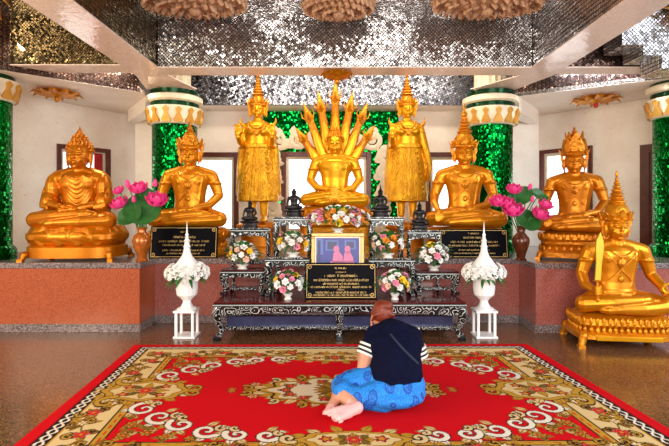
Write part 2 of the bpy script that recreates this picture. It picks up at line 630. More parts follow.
dm.box(2.04, 2.17, -.04, .0, PLAT + .001, 2.48, mtr); dm.box(2.95, 3.08, -.04, .0, PLAT + .001, 2.48, mtr); dm.box(2.17, 2.95, -.04, .0, 2.36, 2.48, mtr)
dr = dm.build('door_1', M['wood'], smooth=False)
struct(dr, 'dark wooden door frame beside the green column at the right')
MB().box(2.17, 2.95, -.02, .0, PLAT + .001, 2.36, mtr).build('panel', M['wood'], dr, smooth=False)

# ring fascia, lowered outer ceiling, beams and main ceiling
soff = [(-6.3, 4.03), (-2.89, 7.08), (-2.89, 8.0), (2.68, 8.0), (2.68, 7.40), (4.13, 6.47), (6.6, 4.89), (8.5, 4.89), (8.5, 10.2), (-8.5, 10.2), (-8.5, 4.03)]
struct(MB().prism(soff, SOF, SOF + .06).build('ceiling_outer', M['wall'], smooth=False), 'lowered pale ceiling around the hall')


def fascia(name, p, q, m, z0, z1, label, t=.05):
    p, q = Vector((*p, 0)), Vector((*q, 0))
    mt = Matrix.Translation(p) @ Matrix.Rotation(math.atan2(q.y - p.y, q.x - p.x), 4, 'Z')
    o = MB().box(0, (q - p).length, 0, t, z0, z1, mt).build(name, m, smooth=False)
    return struct(o, label)


fascia('trim_2', (-2.89, 7.95), (2.68, 7.95), M['mirror_fascia'], SOF, 3.9, 'silver mosaic fascia above the statues')
fascia('trim_3', (-6.3, 4.03), (-2.89, 7.08), M['mirror_brown'], SOF + .002, 3.9, 'brown mosaic fascia at the left')
fascia('trim_4', (2.68, 7.40), (4.13, 6.47), M['mirror_brown'], SOF + .002, 3.9, 'brown mosaic fascia at the right')
fascia('trim_5', (4.13, 6.47), (6.6, 4.89), M['mirror_brown'], SOF + .002, 3.9, 'brown mosaic fascia beyond the right column')
BZ = 3.28
CEIL = 3.88
TB0, TB1 = 6.12, 6.48
# longitudinal and transverse beams: soffit slabs plus mosaic cheeks
struct(MB().box(-2.70, -2.27, -1.0, 6.48, BZ, BZ + .012).build('trim_6', M['beam'], smooth=False), 'beige tiled underside of the left beam')
struct(MB().box(2.47, 2.90, -1.0, 6.48, BZ, BZ + .012).build('trim_7', M['beam'], smooth=False), 'beige tiled underside of the right beam')
tsof = MB().box(-2.27, 2.47, TB0, TB1, BZ, BZ + .012)
tsof.box(-6.2, -2.70, TB0 - .1, TB1 - .12, BZ, BZ + .012); tsof.box(2.90, 6.4, TB0, TB1 - .05, BZ, BZ + .012)
struct(tsof.build('trim_8', M['beam'], smooth=False), 'beige tiled underside of the cross beam')
wedge = MB().prism([(-2.70, 6.48), (-2.27, 6.48), (-2.10, 7.25), (-2.86, 7.25)], BZ, BZ + .012)
wedge.prism([(2.90, 6.48), (2.66, 7.35), (2.0, 7.25), (2.47, 6.48)][::-1], BZ, BZ + .012)
struct(wedge.build('trim_9', M['beam'], smooth=False), 'beige tiled undersides running on to the columns')
struct(MB().box(-2.27, 2.47, TB0, TB1, BZ + .012, CEIL).build('trim_10', M['mirror'], smooth=False), 'silver mosaic cross beam')
struct(MB().box(-6.2, -2.7, TB0 - .1, TB1 - .12, BZ + .012, CEIL).build('trim_11', M['mirror_dark'], smooth=False), 'mirror mosaic cross beam at the left with a painted-in floor reflection')
struct(MB().box(2.9, 6.4, TB0, TB1 - .05, BZ + .012, CEIL).build('trim_12', M['mirror_brown'], smooth=False), 'mirror mosaic cross beam at the right with a painted-in floor reflection')
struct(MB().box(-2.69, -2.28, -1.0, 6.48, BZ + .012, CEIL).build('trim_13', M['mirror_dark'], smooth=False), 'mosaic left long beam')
struct(MB().box(2.48, 2.89, -1.0, 6.48, BZ + .012, CEIL).build('trim_14', M['mirror'], smooth=False), 'mosaic right long beam')
struct(MB().box(-8.5, 8.5, -1.0, 10.2, CEIL, CEIL + .1).build('ceiling', M['mirror_ceiling'], smooth=False), 'mirror mosaic ceiling')
# stepped bracket at upper right
st = MB().box(3.32, 6.0, 5.62, 6.02, 3.40, CEIL - .001)
st.box(3.56, 6.0, 5.62, 6.02, 3.28, 3.40); st.box(3.78, 6.0, 5.62, 6.02, 3.12, 3.28)
struct(st.build('trim_15', M['mirror'], smooth=False), 'stepped silver mosaic bracket above the right column')
# small dropped beams at the wall corners
struct(MB().prism([(-2.80, 7.62), (-2.92, 7.36), (-3.62, 8.36), (-3.50, 8.49)], 2.99, SOF - .001).build('trim_16', M['wall'], smooth=False), 'dropped beam from the left inner column to the wall corner')
struct(MB().prism([(2.66, 7.62), (2.78, 7.36), (3.48, 8.36), (3.36, 8.49)], 2.97, SOF - .001).build('trim_17', M['wall'], smooth=False), 'dropped beam from the right inner column to the wall corner')


def leaf_outline(w, h, n=7):
    pts = []
    for i in range(n + 1):
        t = i / n
        pts.append((w * math.sin(PI * min(1, (t * .9 + .1)) ** .8) * (1 - t * .2) if i < n else 0, h * t))
    left = [(-x, z) for x, z in reversed(pts[:-1])]
    return pts + left


def column(x, y, r, zb, zc, ztop, label):
    sh = MB().lathe([(r + .05, zb), (r + .05, zb + .12), (r + .02, zb + .16), (r, zb + .18), (r, zc + .02)], (x, y, 0), 40)
    o = sh.build('column', M['green_mosaic'])
    struct(o, label)
    cp = MB().lathe([(r + .005, zc), (r + .03, zc + .02), (r + .035, zc + .05), (r + .075, zc + .22), (r + .085, zc + .26), (r + .02, zc + .275)], (x, y, 0), 40)
    cp.lathe([(r + .05, zc + .34), (r + .085, zc + .36), (r + .085, zc + .43), (r + .04, zc + .45)], (x, y, 0), 40)
    cp.build('capital', M['cream'], o)
    MB().lathe([(r + .03, zc + .27), (r + .03, zc + .35)], (x, y, 0), 40).lathe([(r + .03, zc + .445), (r + .035, zc + .52)], (x, y, 0), 40).build('band', M['dark_green'], o)
    nl = 14
    lv = MB()
    for k in range(nl):
        a = 2 * PI * (k + .5) / nl
        mt = Matrix.Translation((x + (r + .045) * math.cos(a), y + (r + .045) * math.sin(a), zc + .02)) @ Matrix.Rotation(a + PI / 2, 4, 'Z') @ Matrix.Rotation(R(13), 4, 'X')
        lv.plate([(.06, 0), (.07, .03), (.02, .13), (.045, .19), (0, .225), (-.045, .19), (-.02, .13), (-.07, .03), (-.06, 0)], mt, .03)
    lv.build('leaf_ornament', M['ochre_leaf'], o, smooth=False)
    MB().lathe([(r * .72, zc + .52), (r * .72, ztop)], (x, y, 0), 32, flute=1, fdep=.09).build('fluted_neck', M['cream'], o, angle=20)
    return o


column(-2.51, 7.48, .335, PLAT, 2.76, CEIL - .002, 'green mosaic column behind the crowned statue left of the middle')
column(2.37, 7.48, .335, PLAT, 2.75, CEIL - .002, 'green mosaic column behind the crowned statue right of the middle')
column(-4.54, 6.22, .305, PLAT, 2.87, CEIL - .002, 'green mosaic column at the left edge')
column(4.69, 6.60, .32, PLAT, 2.72, CEIL - .002, 'green mosaic column at the right edge')

# green mosaic wall panel and cream scrollwork around the middle window
gp = MB()
y0, y1 = BACK - .02, BACK - .001
gp.box(-1.30, -.98, y0, y1, PLAT + .001, SOF - .002); gp.box(.60, 1.08, y0, y1, PLAT + .001, SOF - .002); gp.box(-.98, .60, y0, y1, 2.49, SOF - .002)
struct(gp.build('trim_18', M['green_mosaic'], smooth=False), 'green mosaic surround of the middle window')


def scroll(m, cx, cz, r, a0, turns, hand):
    n = 22
    p = [(cx + r * (1 - .86 * i / n) * math.cos(a0 + hand * turns * 2 * PI * i / n), BACK - .04, cz + r * (1 - .86 * i / n) * math.sin(a0 + hand * turns * 2 * PI * i / n)) for i in range(n + 1)]
    m.tube(p, [.052 - .026 * i / len(p) for i in range(len(p))], 6, .4, up=(0, 1, 0))


for side, word in ((-1, 'left'), (1, 'right')):
    sw = MB()
    sw.tube([(-.19 + side * x, BACK - .035, z) for x, z in ((.0, 2.56), (.4, 2.58), (.9, 2.56), (.98, 2.2), (.96, 1.6), (.98, .95))], [.03] * 6, 6, .5, up=(0, 1, 0))
    for k, (dx, cz, r, a0) in enumerate(((.22, 2.66, .11, 3.6), (.50, 2.70, .15, 3.4), (.82, 2.70, .17, 3.3), (0, 2.40, .13, 1.2), (0, 2.10, .14, 1.5), (0, 1.79, .13, 1.2), (0, 1.48, .14, 1.5), (0, 1.18, .13, 1.2))):
        cx = -.19 + side * dx if k < 3 else (-1.14 if side < 0 else .84)
        aa = a0 if side > 0 else PI - a0
        scroll(sw, cx, cz, r, aa, 1.5, side)
        scroll(sw, cx + side * .02, cz + r * .8, r * .55, aa + 2, 1.2, -side)
        scroll(sw, cx - side * r * .9, cz - r * .5, r * .5, aa + 4, 1.1, side)
        sw.ell((cx, BACK - .04, cz), (.03, .02, .03))
    tag(sw.build('wall_scrollwork', M['cream']), 'cream carved scrollwork on the green mosaic along the %s of the middle window' % word, 'carving', 'cream scroll carvings around the middle window')

# ------------------------------------------------------------------ ceiling ornaments


def relief_rosette(cx, cy, rx, ry, label, drop=.17):
    m = MB()
    rnd = random.Random(int(cx * 100) + 5)
    m.lathe([(.96, 0), (.9, -.03), (.55, -.075), (.2, -.10), (.04, -.105)], (cx, cy, CEIL), 32, rx, ry)
    for ring, (rr, n, sz, dz) in enumerate(((.90, 30, .060, -.04), (.66, 22, .065, -.075), (.36, 13, .06, -.10))):
        for k in range(n):
            a = 2 * PI * (k + .5 * ring) / n
            x, y = cx + rr * rx * math.cos(a), cy + rr * ry * math.sin(a)
            s_ = sz * (.8 + .4 * rnd.random())
            m.ell((x, y, CEIL + dz + .02), (s_ * 1.1, s_ * .5, s_ * .45), (rnd.uniform(-.5, .5), rnd.uniform(-.5, .5), a), 8, 6)
            m.tube([(x, y, CEIL + dz), (x + .5 * s_ * math.cos(a + 1), y + .5 * s_ * math.sin(a + 1), CEIL + dz - .05), (x + s_ * math.cos(a + 2), y + s_ * math.sin(a + 2), CEIL + dz - .03)], [.03, .024, .008], 6)
    m.ell((cx, cy, CEIL - .14), (.07, .07, .05))
    o = m.build('ceiling_relief', M['cream_relief'])
    return tag(o, label, 'ceiling ornament', 'plaster reliefs on the mirrored ceiling')


relief_rosette(-1.62, 5.5, .62, .36, 'cream plaster relief on the mirrored ceiling, nearest the left beam')
relief_rosette(.02, 5.6, .42, .30, 'cream plaster relief on the mirrored ceiling above the serpent hood')
relief_rosette(1.72, 5.52, .66, .34, 'cream plaster relief on the mirrored ceiling, nearest the right beam')


def hanging_rosette(px, py, Y, z, r, label, red=False, hang=.12):
    c = at(px, py, Y)
    t = thing('ceiling_rosette', label, 'ceiling ornament', (c.x, Y, z), 0, 'gilded rosettes under the ceiling')
    m = MB().lathe([(r * .55, 0), (r * .5, -.02), (r * .25, -.05), (.03, -hang * .8), (.01, -hang)], n=20)
    for k in range(10):
        a = 2 * PI * k / 10
        ca, sa = math.cos(a), math.sin(a)
        m.tube([(r * .2 * ca, r * .2 * sa, -.04), (r * .6 * ca, r * .6 * sa, -.055), (r * .85 * ca, r * .85 * sa, -.03), (r * ca, r * sa, -.075)], [.035, .06, .04, .006], 6, .4)
    m.build('leaf_crown', M['gold_carved'], t)
    MB().ell((0, 0, -hang), (.035, .035, .05)).build('bud', M['curtain_red'] if red else M['gold'], t)
    return t


hanging_rosette(57, 92, 7.0, SOF - .001, .35, 'gilded leaf rosette under the pale ceiling above the robed statue')
hanging_rosette(596, 98, 7.4, SOF - .001, .38, 'gilded leaf rosette with a red bud above the crowned statue at the right', True)
hanging_rosette(337, 74, 6.3, BZ - .001, .22, 'gilded leaf rosette under the cross beam above the serpent hood')

def corner_ornament(px, py, Y, label, g=1.):
    c = at(px, py, Y)
    m = MB()
    for k in range(9):
        a = -PI * k / 8
        m.tube([(c.x + g * x, Y + g * y, c.z + g * z) for x, y, z in ((0, 0, .12), (.14 * math.cos(a), -.04, .12 + .14 * math.sin(a)), (.24 * math.cos(a + .2), -.05, .12 + .26 * math.sin(a + .2)), (.30 * math.cos(a), -.01, .12 + .30 * math.sin(a)))], [.05 * g, .06 * g, .04 * g, .008], 7, .5)
    m.ell((c.x, Y - .02, c.z + .1 * g), (.09 * g, .06 * g, .09 * g))
    tag(m.build('gilded_corner_leaf', M['ochre_leaf']), label, 'ceiling ornament', 'gilded leaf brackets in the upper corners')


corner_ornament(-26, 8, 5.0, 'gilded leaf bracket under the ceiling in the upper left corner', 1.4)
corner_ornament(686, 8, 5.56, 'gilded leaf bracket on the stepped mosaic in the upper right corner', 1.1)

# ------------------------------------------------------------------ statue pieces (unit: knee to knee = 1)


TZ = [.05, .14, .22, .32, .42, .52, .60, .655, .69, .715, .74, .775]
TR = [.25, .228, .205, .190, .198, .222, .238, .228, .185, .13, .09, .07]


def torso_y(x, z):
    """front surface of the chest/belly, unit figure"""
    w = float(np.interp(z, TZ, TR))
    q = max(0., 1 - (x / w) ** 2)
    return .008 - w * .585 * math.sqrt(q)


def fingers(m, base, direction, side, length=.085, r=.0125, spread=.017, curl=(0, 0, -1), k=4):
    b, d, s_, cu_ = Vector(base), Vector(direction).normalized(), Vector(side).normalized(), Vector(curl)
    for i in range(k):
        o = b + s_ * (i - (k - 1) / 2) * spread * 1.45
        L = length * (.86, 1., .96, .78)[i % 4]
        p1 = o + d * L * .5
        p2 = p1 + (d + cu_ * .35).normalized() * L * .5
        m.chain([o, p1, p2], [r, r * .95, r * .72], 8)


def head(m, c, s_=1., round_=1.):
    """head with face looking to -y; c = centre"""
    x, y, z = c
    E = lambda dx, dy, dz, r, rot=None: m.ell((x + dx * s_, y + dy * s_, z + dz * s_), tuple(q * s_ for q in r), rot)
    E(0, .005, .02, (.112 * round_, .126, .142))
    E(0, -.026, -.055, (.088 * round_, .094, .088))
    E(0, -.094, -.118, (.026, .024, .022))                     # chin
    m.chain([(x, y - .121 * s_, z + .04 * s_), (x, y - .142 * s_, z - .024 * s_)], [.010 * s_, .017 * s_])   # nose
    for q in (-1, 1):
        E(q * .017, -.130, -.028, (.011, .012, .009))
        E(q * .046, -.110, .014, (.030, .013, .010), (0, -q * .12, q * .32))       # lowered lids
        m.chain([(x + q * .014 * s_, y - .124 * s_, z + .044 * s_), (x + q * .048 * s_, y - .115 * s_, z + .060 * s_), (x + q * .082 * s_, y - .092 * s_, z + .046 * s_)], [.004 * s_, .006 * s_, .004 * s_], 6)
        E(q * .05, -.082, -.04, (.032, .026, .034))                        # cheeks
        E(q * .116 * round_, .012, -.035, (.015, .028, .088), (0, q * .1, 0))   # ears
    m.chain([(x - .030 * s_, y - .110 * s_, z - .062 * s_), (x, y - .126 * s_, z - .069 * s_), (x + .030 * s_, y - .110 * s_, z - .062 * s_)], [.005 * s_, .010 * s_, .005 * s_], 6)
    m.chain([(x - .020 * s_, y - .112 * s_, z - .082 * s_), (x, y - .121 * s_, z - .086 * s_), (x + .020 * s_, y - .112 * s_, z - .082 * s_)], [.006 * s_, .011 * s_, .006 * s_], 6)


def seated(pose='touch', robe=False, voxel=.0085, sh=.73, headr=1., hs=1.):
    """cross-legged figure, seat at z=0, looking to -y"""
    m = MB()
    dz = sh - .73
    m.ell((0, .04, .13), (.25, .19, .15))
    m.ell((0, -.12, .06), (.34, .2, .065))
    for q in (-1, 1):
        m.chain([(q * .15, .02, .12), (q * .30, -.10, .115), (q * .405, -.17, .10)], [.125, .112, .093])
    m.chain([(.405, -.17, .09), (.15, -.27, .08), (-.10, -.30, .07)], [.09, .075, .05])
    m.chain([(-.405, -.17, .10), (-.15, -.265, .135), (.12, -.27, .165)], [.092, .078, .05])
    m.chain([(.12, -.27, .165), (.20, -.25, .172), (.285, -.22, .165)], [.045, .046, .026])       # upper foot
    m.chain([(-.10, -.30, .07), (-.2, -.30, .06), (-.26, -.27, .055)], [.045, .045, .03])
    for k in range(5):
        m.ell((.30 - .006 * k, -.225 + .018 * (k - 2), .17 - .004 * k), (.022, .011, .012))
    # torso
    m.lathe([(r_, z_ + dz * max(0, (z_ - .2) / .53)) for z_, r_ in zip(TZ, TR)], (0, .008, 0), 40, 1., .585)
    m.ell((-.085, -.038, .575 + dz), (.105, .085, .09)); m.ell((.085, -.038, .575 + dz), (.105, .085, .09))
    m.chain([(-.25, .015, .655 + dz), (-.12, .02, .695 + dz), (0, .02, .715 + dz), (.12, .02, .695 + dz), (.25, .015, .655 + dz)], [.08, .082, .08, .082, .08])
    m.chain([(0, .01, .70 + dz), (0, 0, .84 + dz)], [.088, .068])
    for k in range(3):
        m.lathe([(.062, 0), (.07, .008), (.062, .016)], (0, .004, .765 + dz + .022 * k), 20)
    head(m, (0, -.012, .905 + dz), hs, headr)
    # arms
    ew = .33 if robe else .36
    elb = {q: (q * ew, .02, .395 + dz * .4) for q in (-1, 1)}
    for q in (-1, 1):
        sx_ = .235 if robe else .272
        m.chain([(q * sx_, .012, .645 + dz), (q * (.285 if robe else .325), .022, .51 + dz * .7), elb[q]], [.08, .073, .06])
    lap = (.05, -.245, .225)
    if pose in ('lap', 'touch', 'touch_l'):
        m.chain([elb[1], (.26, -.13, .27), (.11, -.225, .235)], [.06, .052, .037])
        m.ell((.045, -.255, .222), (.062, .045, .024))
        fingers(m, (-.005, -.262, .222), (-1, -.1, 0), (0, 1, .1), .09)
        m.chain([(.06, -.225, .235), (.02, -.215, .262), (-.01, -.22, .27)], [.017, .014, .011], 8)
    if pose == 'lap':
        m.chain([elb[-1], (-.26, -.13, .28), (-.11, -.225, .25)], [.06, .052, .037])
        m.ell((-.045, -.25, .253), (.062, .045, .022))
        fingers(m, (.005, -.258, .254), (1, -.1, 0), (0, 1, -.1), .09)
        m.chain([(-.06, -.22, .262), (-.025, -.208, .285), (.0, -.212, .285)], [.017, .014, .011], 8)
    elif pose == 'touch':
        m.chain([elb[-1], (-.375, -.12, .30), (-.345, -.225, .225)], [.06, .052, .037])
        m.ell((-.338, -.262, .195), (.046, .03, .05), (R(-25), 0, 0))
        fingers(m, (-.336, -.287, .165), (.02, -.22, -1), (1, 0, 0), .105, .0135, .017, (0, .5, 0))
        m.chain([(-.305, -.25, .205), (-.28, -.272, .17), (-.278, -.28, .135)], [.017, .014, .011], 8)
    elif pose == 'hold':
        # right hand round an upright hilt, left hand on the knee with palm up
        m.chain([elb[-1], (-.372, -.12, .30), (-.325, -.235, .26)], [.06, .052, .037])
        m.ell((-.318, -.262, .262), (.035, .045, .05))
        for k in range(4):
            z = .225 + .025 * k
            m.chain([(-.345, -.275, z), (-.335, -.325, z + .004), (-.297, -.332, z + .006), (-.282, -.302, z + .004)], [.0135, .0135, .0125, .01], 8)
        m.chain([(-.30, -.26, .30), (-.285, -.30, .315), (-.30, -.325, .318)], [.017, .015, .011], 8)
        m.chain([elb[1], (.40, -.12, .30), (.385, -.225, .235)], [.06, .052, .037])
        m.ell((.385, -.265, .222), (.045, .055, .024))
        fingers(m, (.385, -.315, .225), (0, -1, .1), (1, 0, 0), .085, .013, .017, (0, .2, .9))
        m.chain([(.345, -.26, .235), (.328, -.29, .262), (.338, -.312, .285)], [.017, .014, .011], 8)
    if robe:
        for q in (-1, 1):
            # cloth over the shoulder and arm
            m.ell((q * .285, .0, .46), (.088, .12, .18)); m.ell((q * .30, -.03, .31), (.10, .15, .12)); m.ell((q * .18, .03, .575), (.14, .12, .09))
            pass
            for k in range(5):
                m.chain([(q * (.35 + .008 * (k % 2)), -.02 - .012 * k, .56 - .03 * k), (q * .375, -.07 - .01 * k, .42 - .03 * k), (q * .36, -.15, .29 - .012 * k), (q * .25, -.21, .255 - .01 * k)], [.005, .010, .010, .006], 6)
            for k in range(4):
                m.chain([(q * .46, -.15, .12 - .02 * k), (q * .3, -.255 - .008 * k, .15 - .028 * k), (q * .1, -.30 - .008 * k, .17 - .035 * k)], [.006, .011, .006], 6)
        for k in range(8):
            w_ = .10 + .016 * k
            dep = .05 + .042 * k
            pts = []
            for i in range(13):
                u = i / 12 * 2 - 1
                x = u * w_ + .02 * (1 - u * u)
                z = .615 - .012 * k - dep * (1 - abs(u) ** 1.7)
                pts.append((x, torso_y(x, z) + .002, z))
            m.chain(pts, [.005 + .008 * math.sin(PI * i / 12) for i in range(13)], 6)
    else:
        # sash over one shoulder, belt, arm rings
        pts = [(.19 - .07 * t, torso_y(.19 - .07 * t, .7 - .42 * t) + .001, (.70 - .42 * t) + dz * (1 - t)) for t in [i / 6 for i in range(7)]]
        m.chain(pts, [.012] * 7, 6)
        m.lathe([(.20, .2), (.213, .21), (.211, .235), (.196, .245)], (0, .008, 0), 28, 1., .60)
        for q in (-1, 1):
            m.lathe([(.078, 0), (.09, .012), (.078, .024)], (q * .312, .02, .54 + dz * .7), 18)
    return m.remesh('figure_skin', voxel, 2)


def spire(tiers, r0, z0, z1, waist=.72):
    """stacked rings rising to a point"""
    prof = []
    for i in range(tiers):
        t = i / tiers; t2 = (i + 1) / tiers
        ra = r0 * (1 - t) ** 1.15 + .012; rb = r0 * (1 - t2) ** 1.15 + .01
        za = z0 + (z1 - z0) * t * .82; zb = z0 + (z1 - z0) * t2 * .82
        h = zb - za
        prof += [(ra * waist, za), (ra, za + h * .18), (ra * .98, za + h * .36), (rb * waist, za + h * .9)]
    prof += [(.014, z0 + (z1 - z0) * .84), (.018, z0 + (z1 - z0) * .88), (.004, z1)]
    return prof


def crown_mesh(kind, s_=1., dz=0.):
    m = MB()
    c = (0, -.005, dz - .005)
    brim = [(.128, .985), (.142, .99), (.146, 1.005), (.136, 1.018), (.144, 1.03), (.134, 1.045)]
    if kind == 'pointed':
        m.lathe(brim + [(.118, 1.06), (.122, 1.075), (.1, 1.12), (.104, 1.13), (.072, 1.17), (.076, 1.18), (.045, 1.21)], c, 28)
        m.lathe(spire(4, .05, 1.2, 1.35), c, 20)
        nl, lh, lw = 9, .10, .034
    elif kind == 'tall':
        m.lathe(brim + [(.126, 1.06), (.12, 1.10), (.1, 1.145), (.078, 1.165), (.084, 1.18), (.07, 1.19)], c, 28)
        m.lathe(spire(7, .085, 1.18, 1.53), c, 20)
        nl, lh, lw = 11, .055, .026
    elif kind == 'leafy':
        m.lathe(brim + [(.125, 1.06), (.11, 1.12), (.085, 1.18), (.06, 1.22)], c, 28)
        m.lathe(spire(3, .07, 1.2, 1.36), c, 20)
        nl, lh, lw = 11, .17, .05
        for k in range(7):
            a = 2 * PI * (k + .5) / 7
            mt = Matrix.Translation((.085 * math.cos(a), -.005 + .085 * math.sin(a), 1.14 + dz)) @ Matrix.Rotation(a + PI / 2, 4, 'Z') @ Matrix.Rotation(R(8), 4, 'X')
            m.plate(leaf_outline(.04, .15), mt, .018)
    for k in range(nl):
        a = -PI / 2 + 2 * PI * k / nl
        big = 1.35 if k == 0 else 1.
        mt = Matrix.Translation((.14 * math.cos(a), -.005 + .14 * math.sin(a), 1.025 + dz)) @ Matrix.Rotation(a + PI / 2, 4, 'Z') @ Matrix.Rotation(R(-6 if kind == 'leafy' else 14), 4, 'X')
        m.plate(leaf_outline(lw * big, lh * big), mt, .02)
        m.ell((.15 * math.cos(a), -.005 + .15 * math.sin(a), 1.0 + dz), (.016, .016, .016), None, 8, 6)
    # flame ornaments behind the ears
    for q in (-1, 1):
        fl = [(0, -.12), (.02, -.07), (.012, -.03), (.035, .02), (.03, .07), (.055, .15), (.02, .10), (0, .06), (-.012, 0), (-.01, -.07)]
        mt = Matrix.Translation((q * .13, .02, .925 + dz)) @ Matrix.Scale(q, 4, (1, 0, 0))
        m.plate(fl, mt, .024)
    me = m.mesh('crown_shell', True, 35)
    if s_ != 1.: me.transform(Matrix.Scale(s_, 4))
    return me


def curls_mesh(s_, dz=0., flame=True, round_=1.):
    """snail-curl hair with a bump on top"""
    m = MB()
    z = .925 + dz
    m.ell((0, .02, z + .035), (.122 * round_, .122, .128))
    m.ell((0, .015, z + .155), (.07, .07, .062))
    for c, rr, sq, nr in (((0, .018, z + .035), .128, 1., 7), ((0, .015, z + .155), .072, .95, 3)):
        for i in range(nr):
            ph = (PI * .52) * i / nr
            n = max(1, int(2 * PI * rr * math.cos(ph) / .036))
            for k in range(n):
                a = 2 * PI * (k + .5 * (i % 2)) / n
                x = c[0] + rr * round_ * math.cos(ph) * math.cos(a); y = c[1] + rr * math.cos(ph) * math.sin(a); zz = c[2] + rr * sq * math.sin(ph)
                if nr == 7 and y < -.05 and zz < z + .085: continue
                m.ell((x, y, zz), (.019, .019, .019), None, 6, 4)
    if flame:
        m.lathe([(.034, 0), (.042, .02), (.03, .045), (.01, .08), (.003, .11)], (0, .012, z + .205), 14)
    me = m.mesh('curls', True, 60)
    me.transform(Matrix.Scale(s_, 4))
    return me


def sup(a, hx, hy, p=4.):
    c, s_ = math.cos(a), math.sin(a)
    d = (abs(c) ** p + abs(s_) ** p) ** (-1 / p)
    return hx * c * d, hy * s_ * d


def seat_base(prof, hx, hy, p=4., n=64, petals=(), feet=None, W=1.):
    """superellipse plinth: prof = (inset, z); petals = (inset, z, count, w, h, tilt)"""
    m = MB()
    vs_ = []; fs_ = []
    for ins, z in prof:
        for k in range(n):
            x, y = sup(2 * PI * k / n, hx - ins, hy - ins, p)
            vs_.append((x, y, z))
    for i in range(len(prof) - 1):
        for k in range(n):
            k2 = (k + 1) % n
            fs_.append((i * n + k, i * n + k2, (i + 1) * n + k2, (i + 1) * n + k))
    fs_.append(tuple(range(n))[::-1]); fs_.append(tuple(range((len(prof) - 1) * n, len(prof) * n)))
    m.add(vs_, fs_)
    for ins, z, cnt, w, h, tilt in petals:
        # even spacing along the outline
        pts = [sup(2 * PI * k / 400, hx - ins, hy - ins, p) for k in range(400)]
        d = [0.]
        for k in range(400):
            a, b = pts[k], pts[(k + 1) % 400]
            d.append(d[-1] + math.hypot(a[0] - b[0], a[1] - b[1]))
        for j in range(cnt):
            s_ = d[-1] * j / cnt
            k = min(399, max(0, int(np.searchsorted(d, s_)) - 1))
            x, y = pts[k]; x2, y2 = pts[(k + 3) % 400]
            ta = math.atan2(y2 - y, x2 - x)
            m.ell((x, y, z), (w * .62, .016 + w * .16, abs(h)), (R(tilt), 0, ta), 8, 6)
    if feet:
        for sx in (-1, 1):
            for sy in (-1, 1):
                x, y, fw, fh = sx * (hx - feet[0]), sy * (hy - feet[0]), feet[1], feet[2]
                m.chain([(x, y, fh), (x + sx * .012, y + sy * .012, fh * .5), (x + sx * .03, y + sy * .03, .022)], [fw, fw * .8, fw * .65])
                m.box(x + sx * .03 - fw * .7, x + sx * .03 + fw * .7, y + sy * .03 - fw * .7, y + sy * .03 + fw * .7, 0, .03)
    return m


def chest_ornament(W, dz=0.):
    m = MB()
    for q in (-1, 1):
        p = []
        for i in range(7):
            t = i / 6
            x = q * (.20 - .33 * t); z = .68 + dz - .36 * t
            p.append((x, torso_y(x, z) - .009, z))
        m.tube(p, .0085, 6, .6)
        p = []
        for i in range(9):
            t = i / 8 * 2 - 1
            x = .15 * t; z = .70 + dz - .10 * (1 - t * t)
            p.append((x, torso_y(x, z) - .014, z))
        if q > 0: m.tube(p, .012, 6, .6)
    m.ell((0, torso_y(0, .53) - .014, .525 + dz), (.045, .018, .055), None, 14, 8)
    m.ell((0, torso_y(0, .53) - .028, .525 + dz), (.022, .014, .03), None, 12, 8)
    m.ell((0, torso_y(0, .36) - .008, .35 + dz), (.03, .014, .036), None, 12, 8)
    me = m.mesh('ornament_shell'); me.transform(Matrix.Scale(W, 4))
    return me


SKIN = {}


def skin(*k, **kw):
    key = (k, tuple(sorted(kw.items())))
    if key not in SKIN:
        SKIN[key] = seated(*k, **kw)
    return SKIN[key]


def scaled(me, W, name):
    c = me.copy(); c.name = name
    c.materials.clear()
    c.transform(Matrix.Scale(W, 4))
    return c


# ---- statue 1: robed statue on the far left
s1 = at(76, 262, 6.22)
t = thing('buddha_statue', 'gold seated statue in a draped robe with snail-curl hair, nearest the left column', 'statue', (s1.x, 6.30, PLAT), R(3))
W = 1.12
link('figure', scaled(skin('lap', True, sh=.66, headr=1.06, hs=1.1), W, 'robed_figure'), M['gold_deep'], t, loc=(0, 0, .40))
link('hair', curls_mesh(W * 1.03, -.085, True, 1.08), M['gold_carved_deep'], t, loc=(0, 0, .40))
b = seat_base([(.0, .04), (.0, .06), (.0, .17), (.02, .19), (.05, .20), (.03, .22), (-.01, .27), (-.01, .33), (.04, .39), (.12, .42)], .57, .38, 3.4,
              feet=(.06, .045, .08))
b.build('lotus_base', M['gold_deep'], t)
dr = MB()
N = 180
rows = []
for off, z, amp, sc_ in ((-.05, .455, .004, 0.), (.0, .43, .010, 0.), (.022, .38, .020, 0.), (.040, .33, .026, .012), (.046, .275, .030, .022), (.030, .225, .030, .03)):
    row = []
    for k in range(N):
        a = 2 * PI * k / N
        x, y = sup(a, .525 + off, .34 + off, 3.0)
        wv_ = math.sin(a * 16) + .4 * math.sin(a * 29 + 1)
        row.append((x * (1 + amp * wv_), y * (1 + amp * wv_), z + sc_ * math.sin(a * 16 + .6)))
    rows.append(row)
dr.add([p for r_ in rows for p in r_], [(i * N + k, i * N + (k + 1) % N, (i + 1) * N + (k + 1) % N, (i + 1) * N + k) for i in range(len(rows) - 1) for k in range(N)])
dr.build('robe_hem', M['gold_deep'], t)

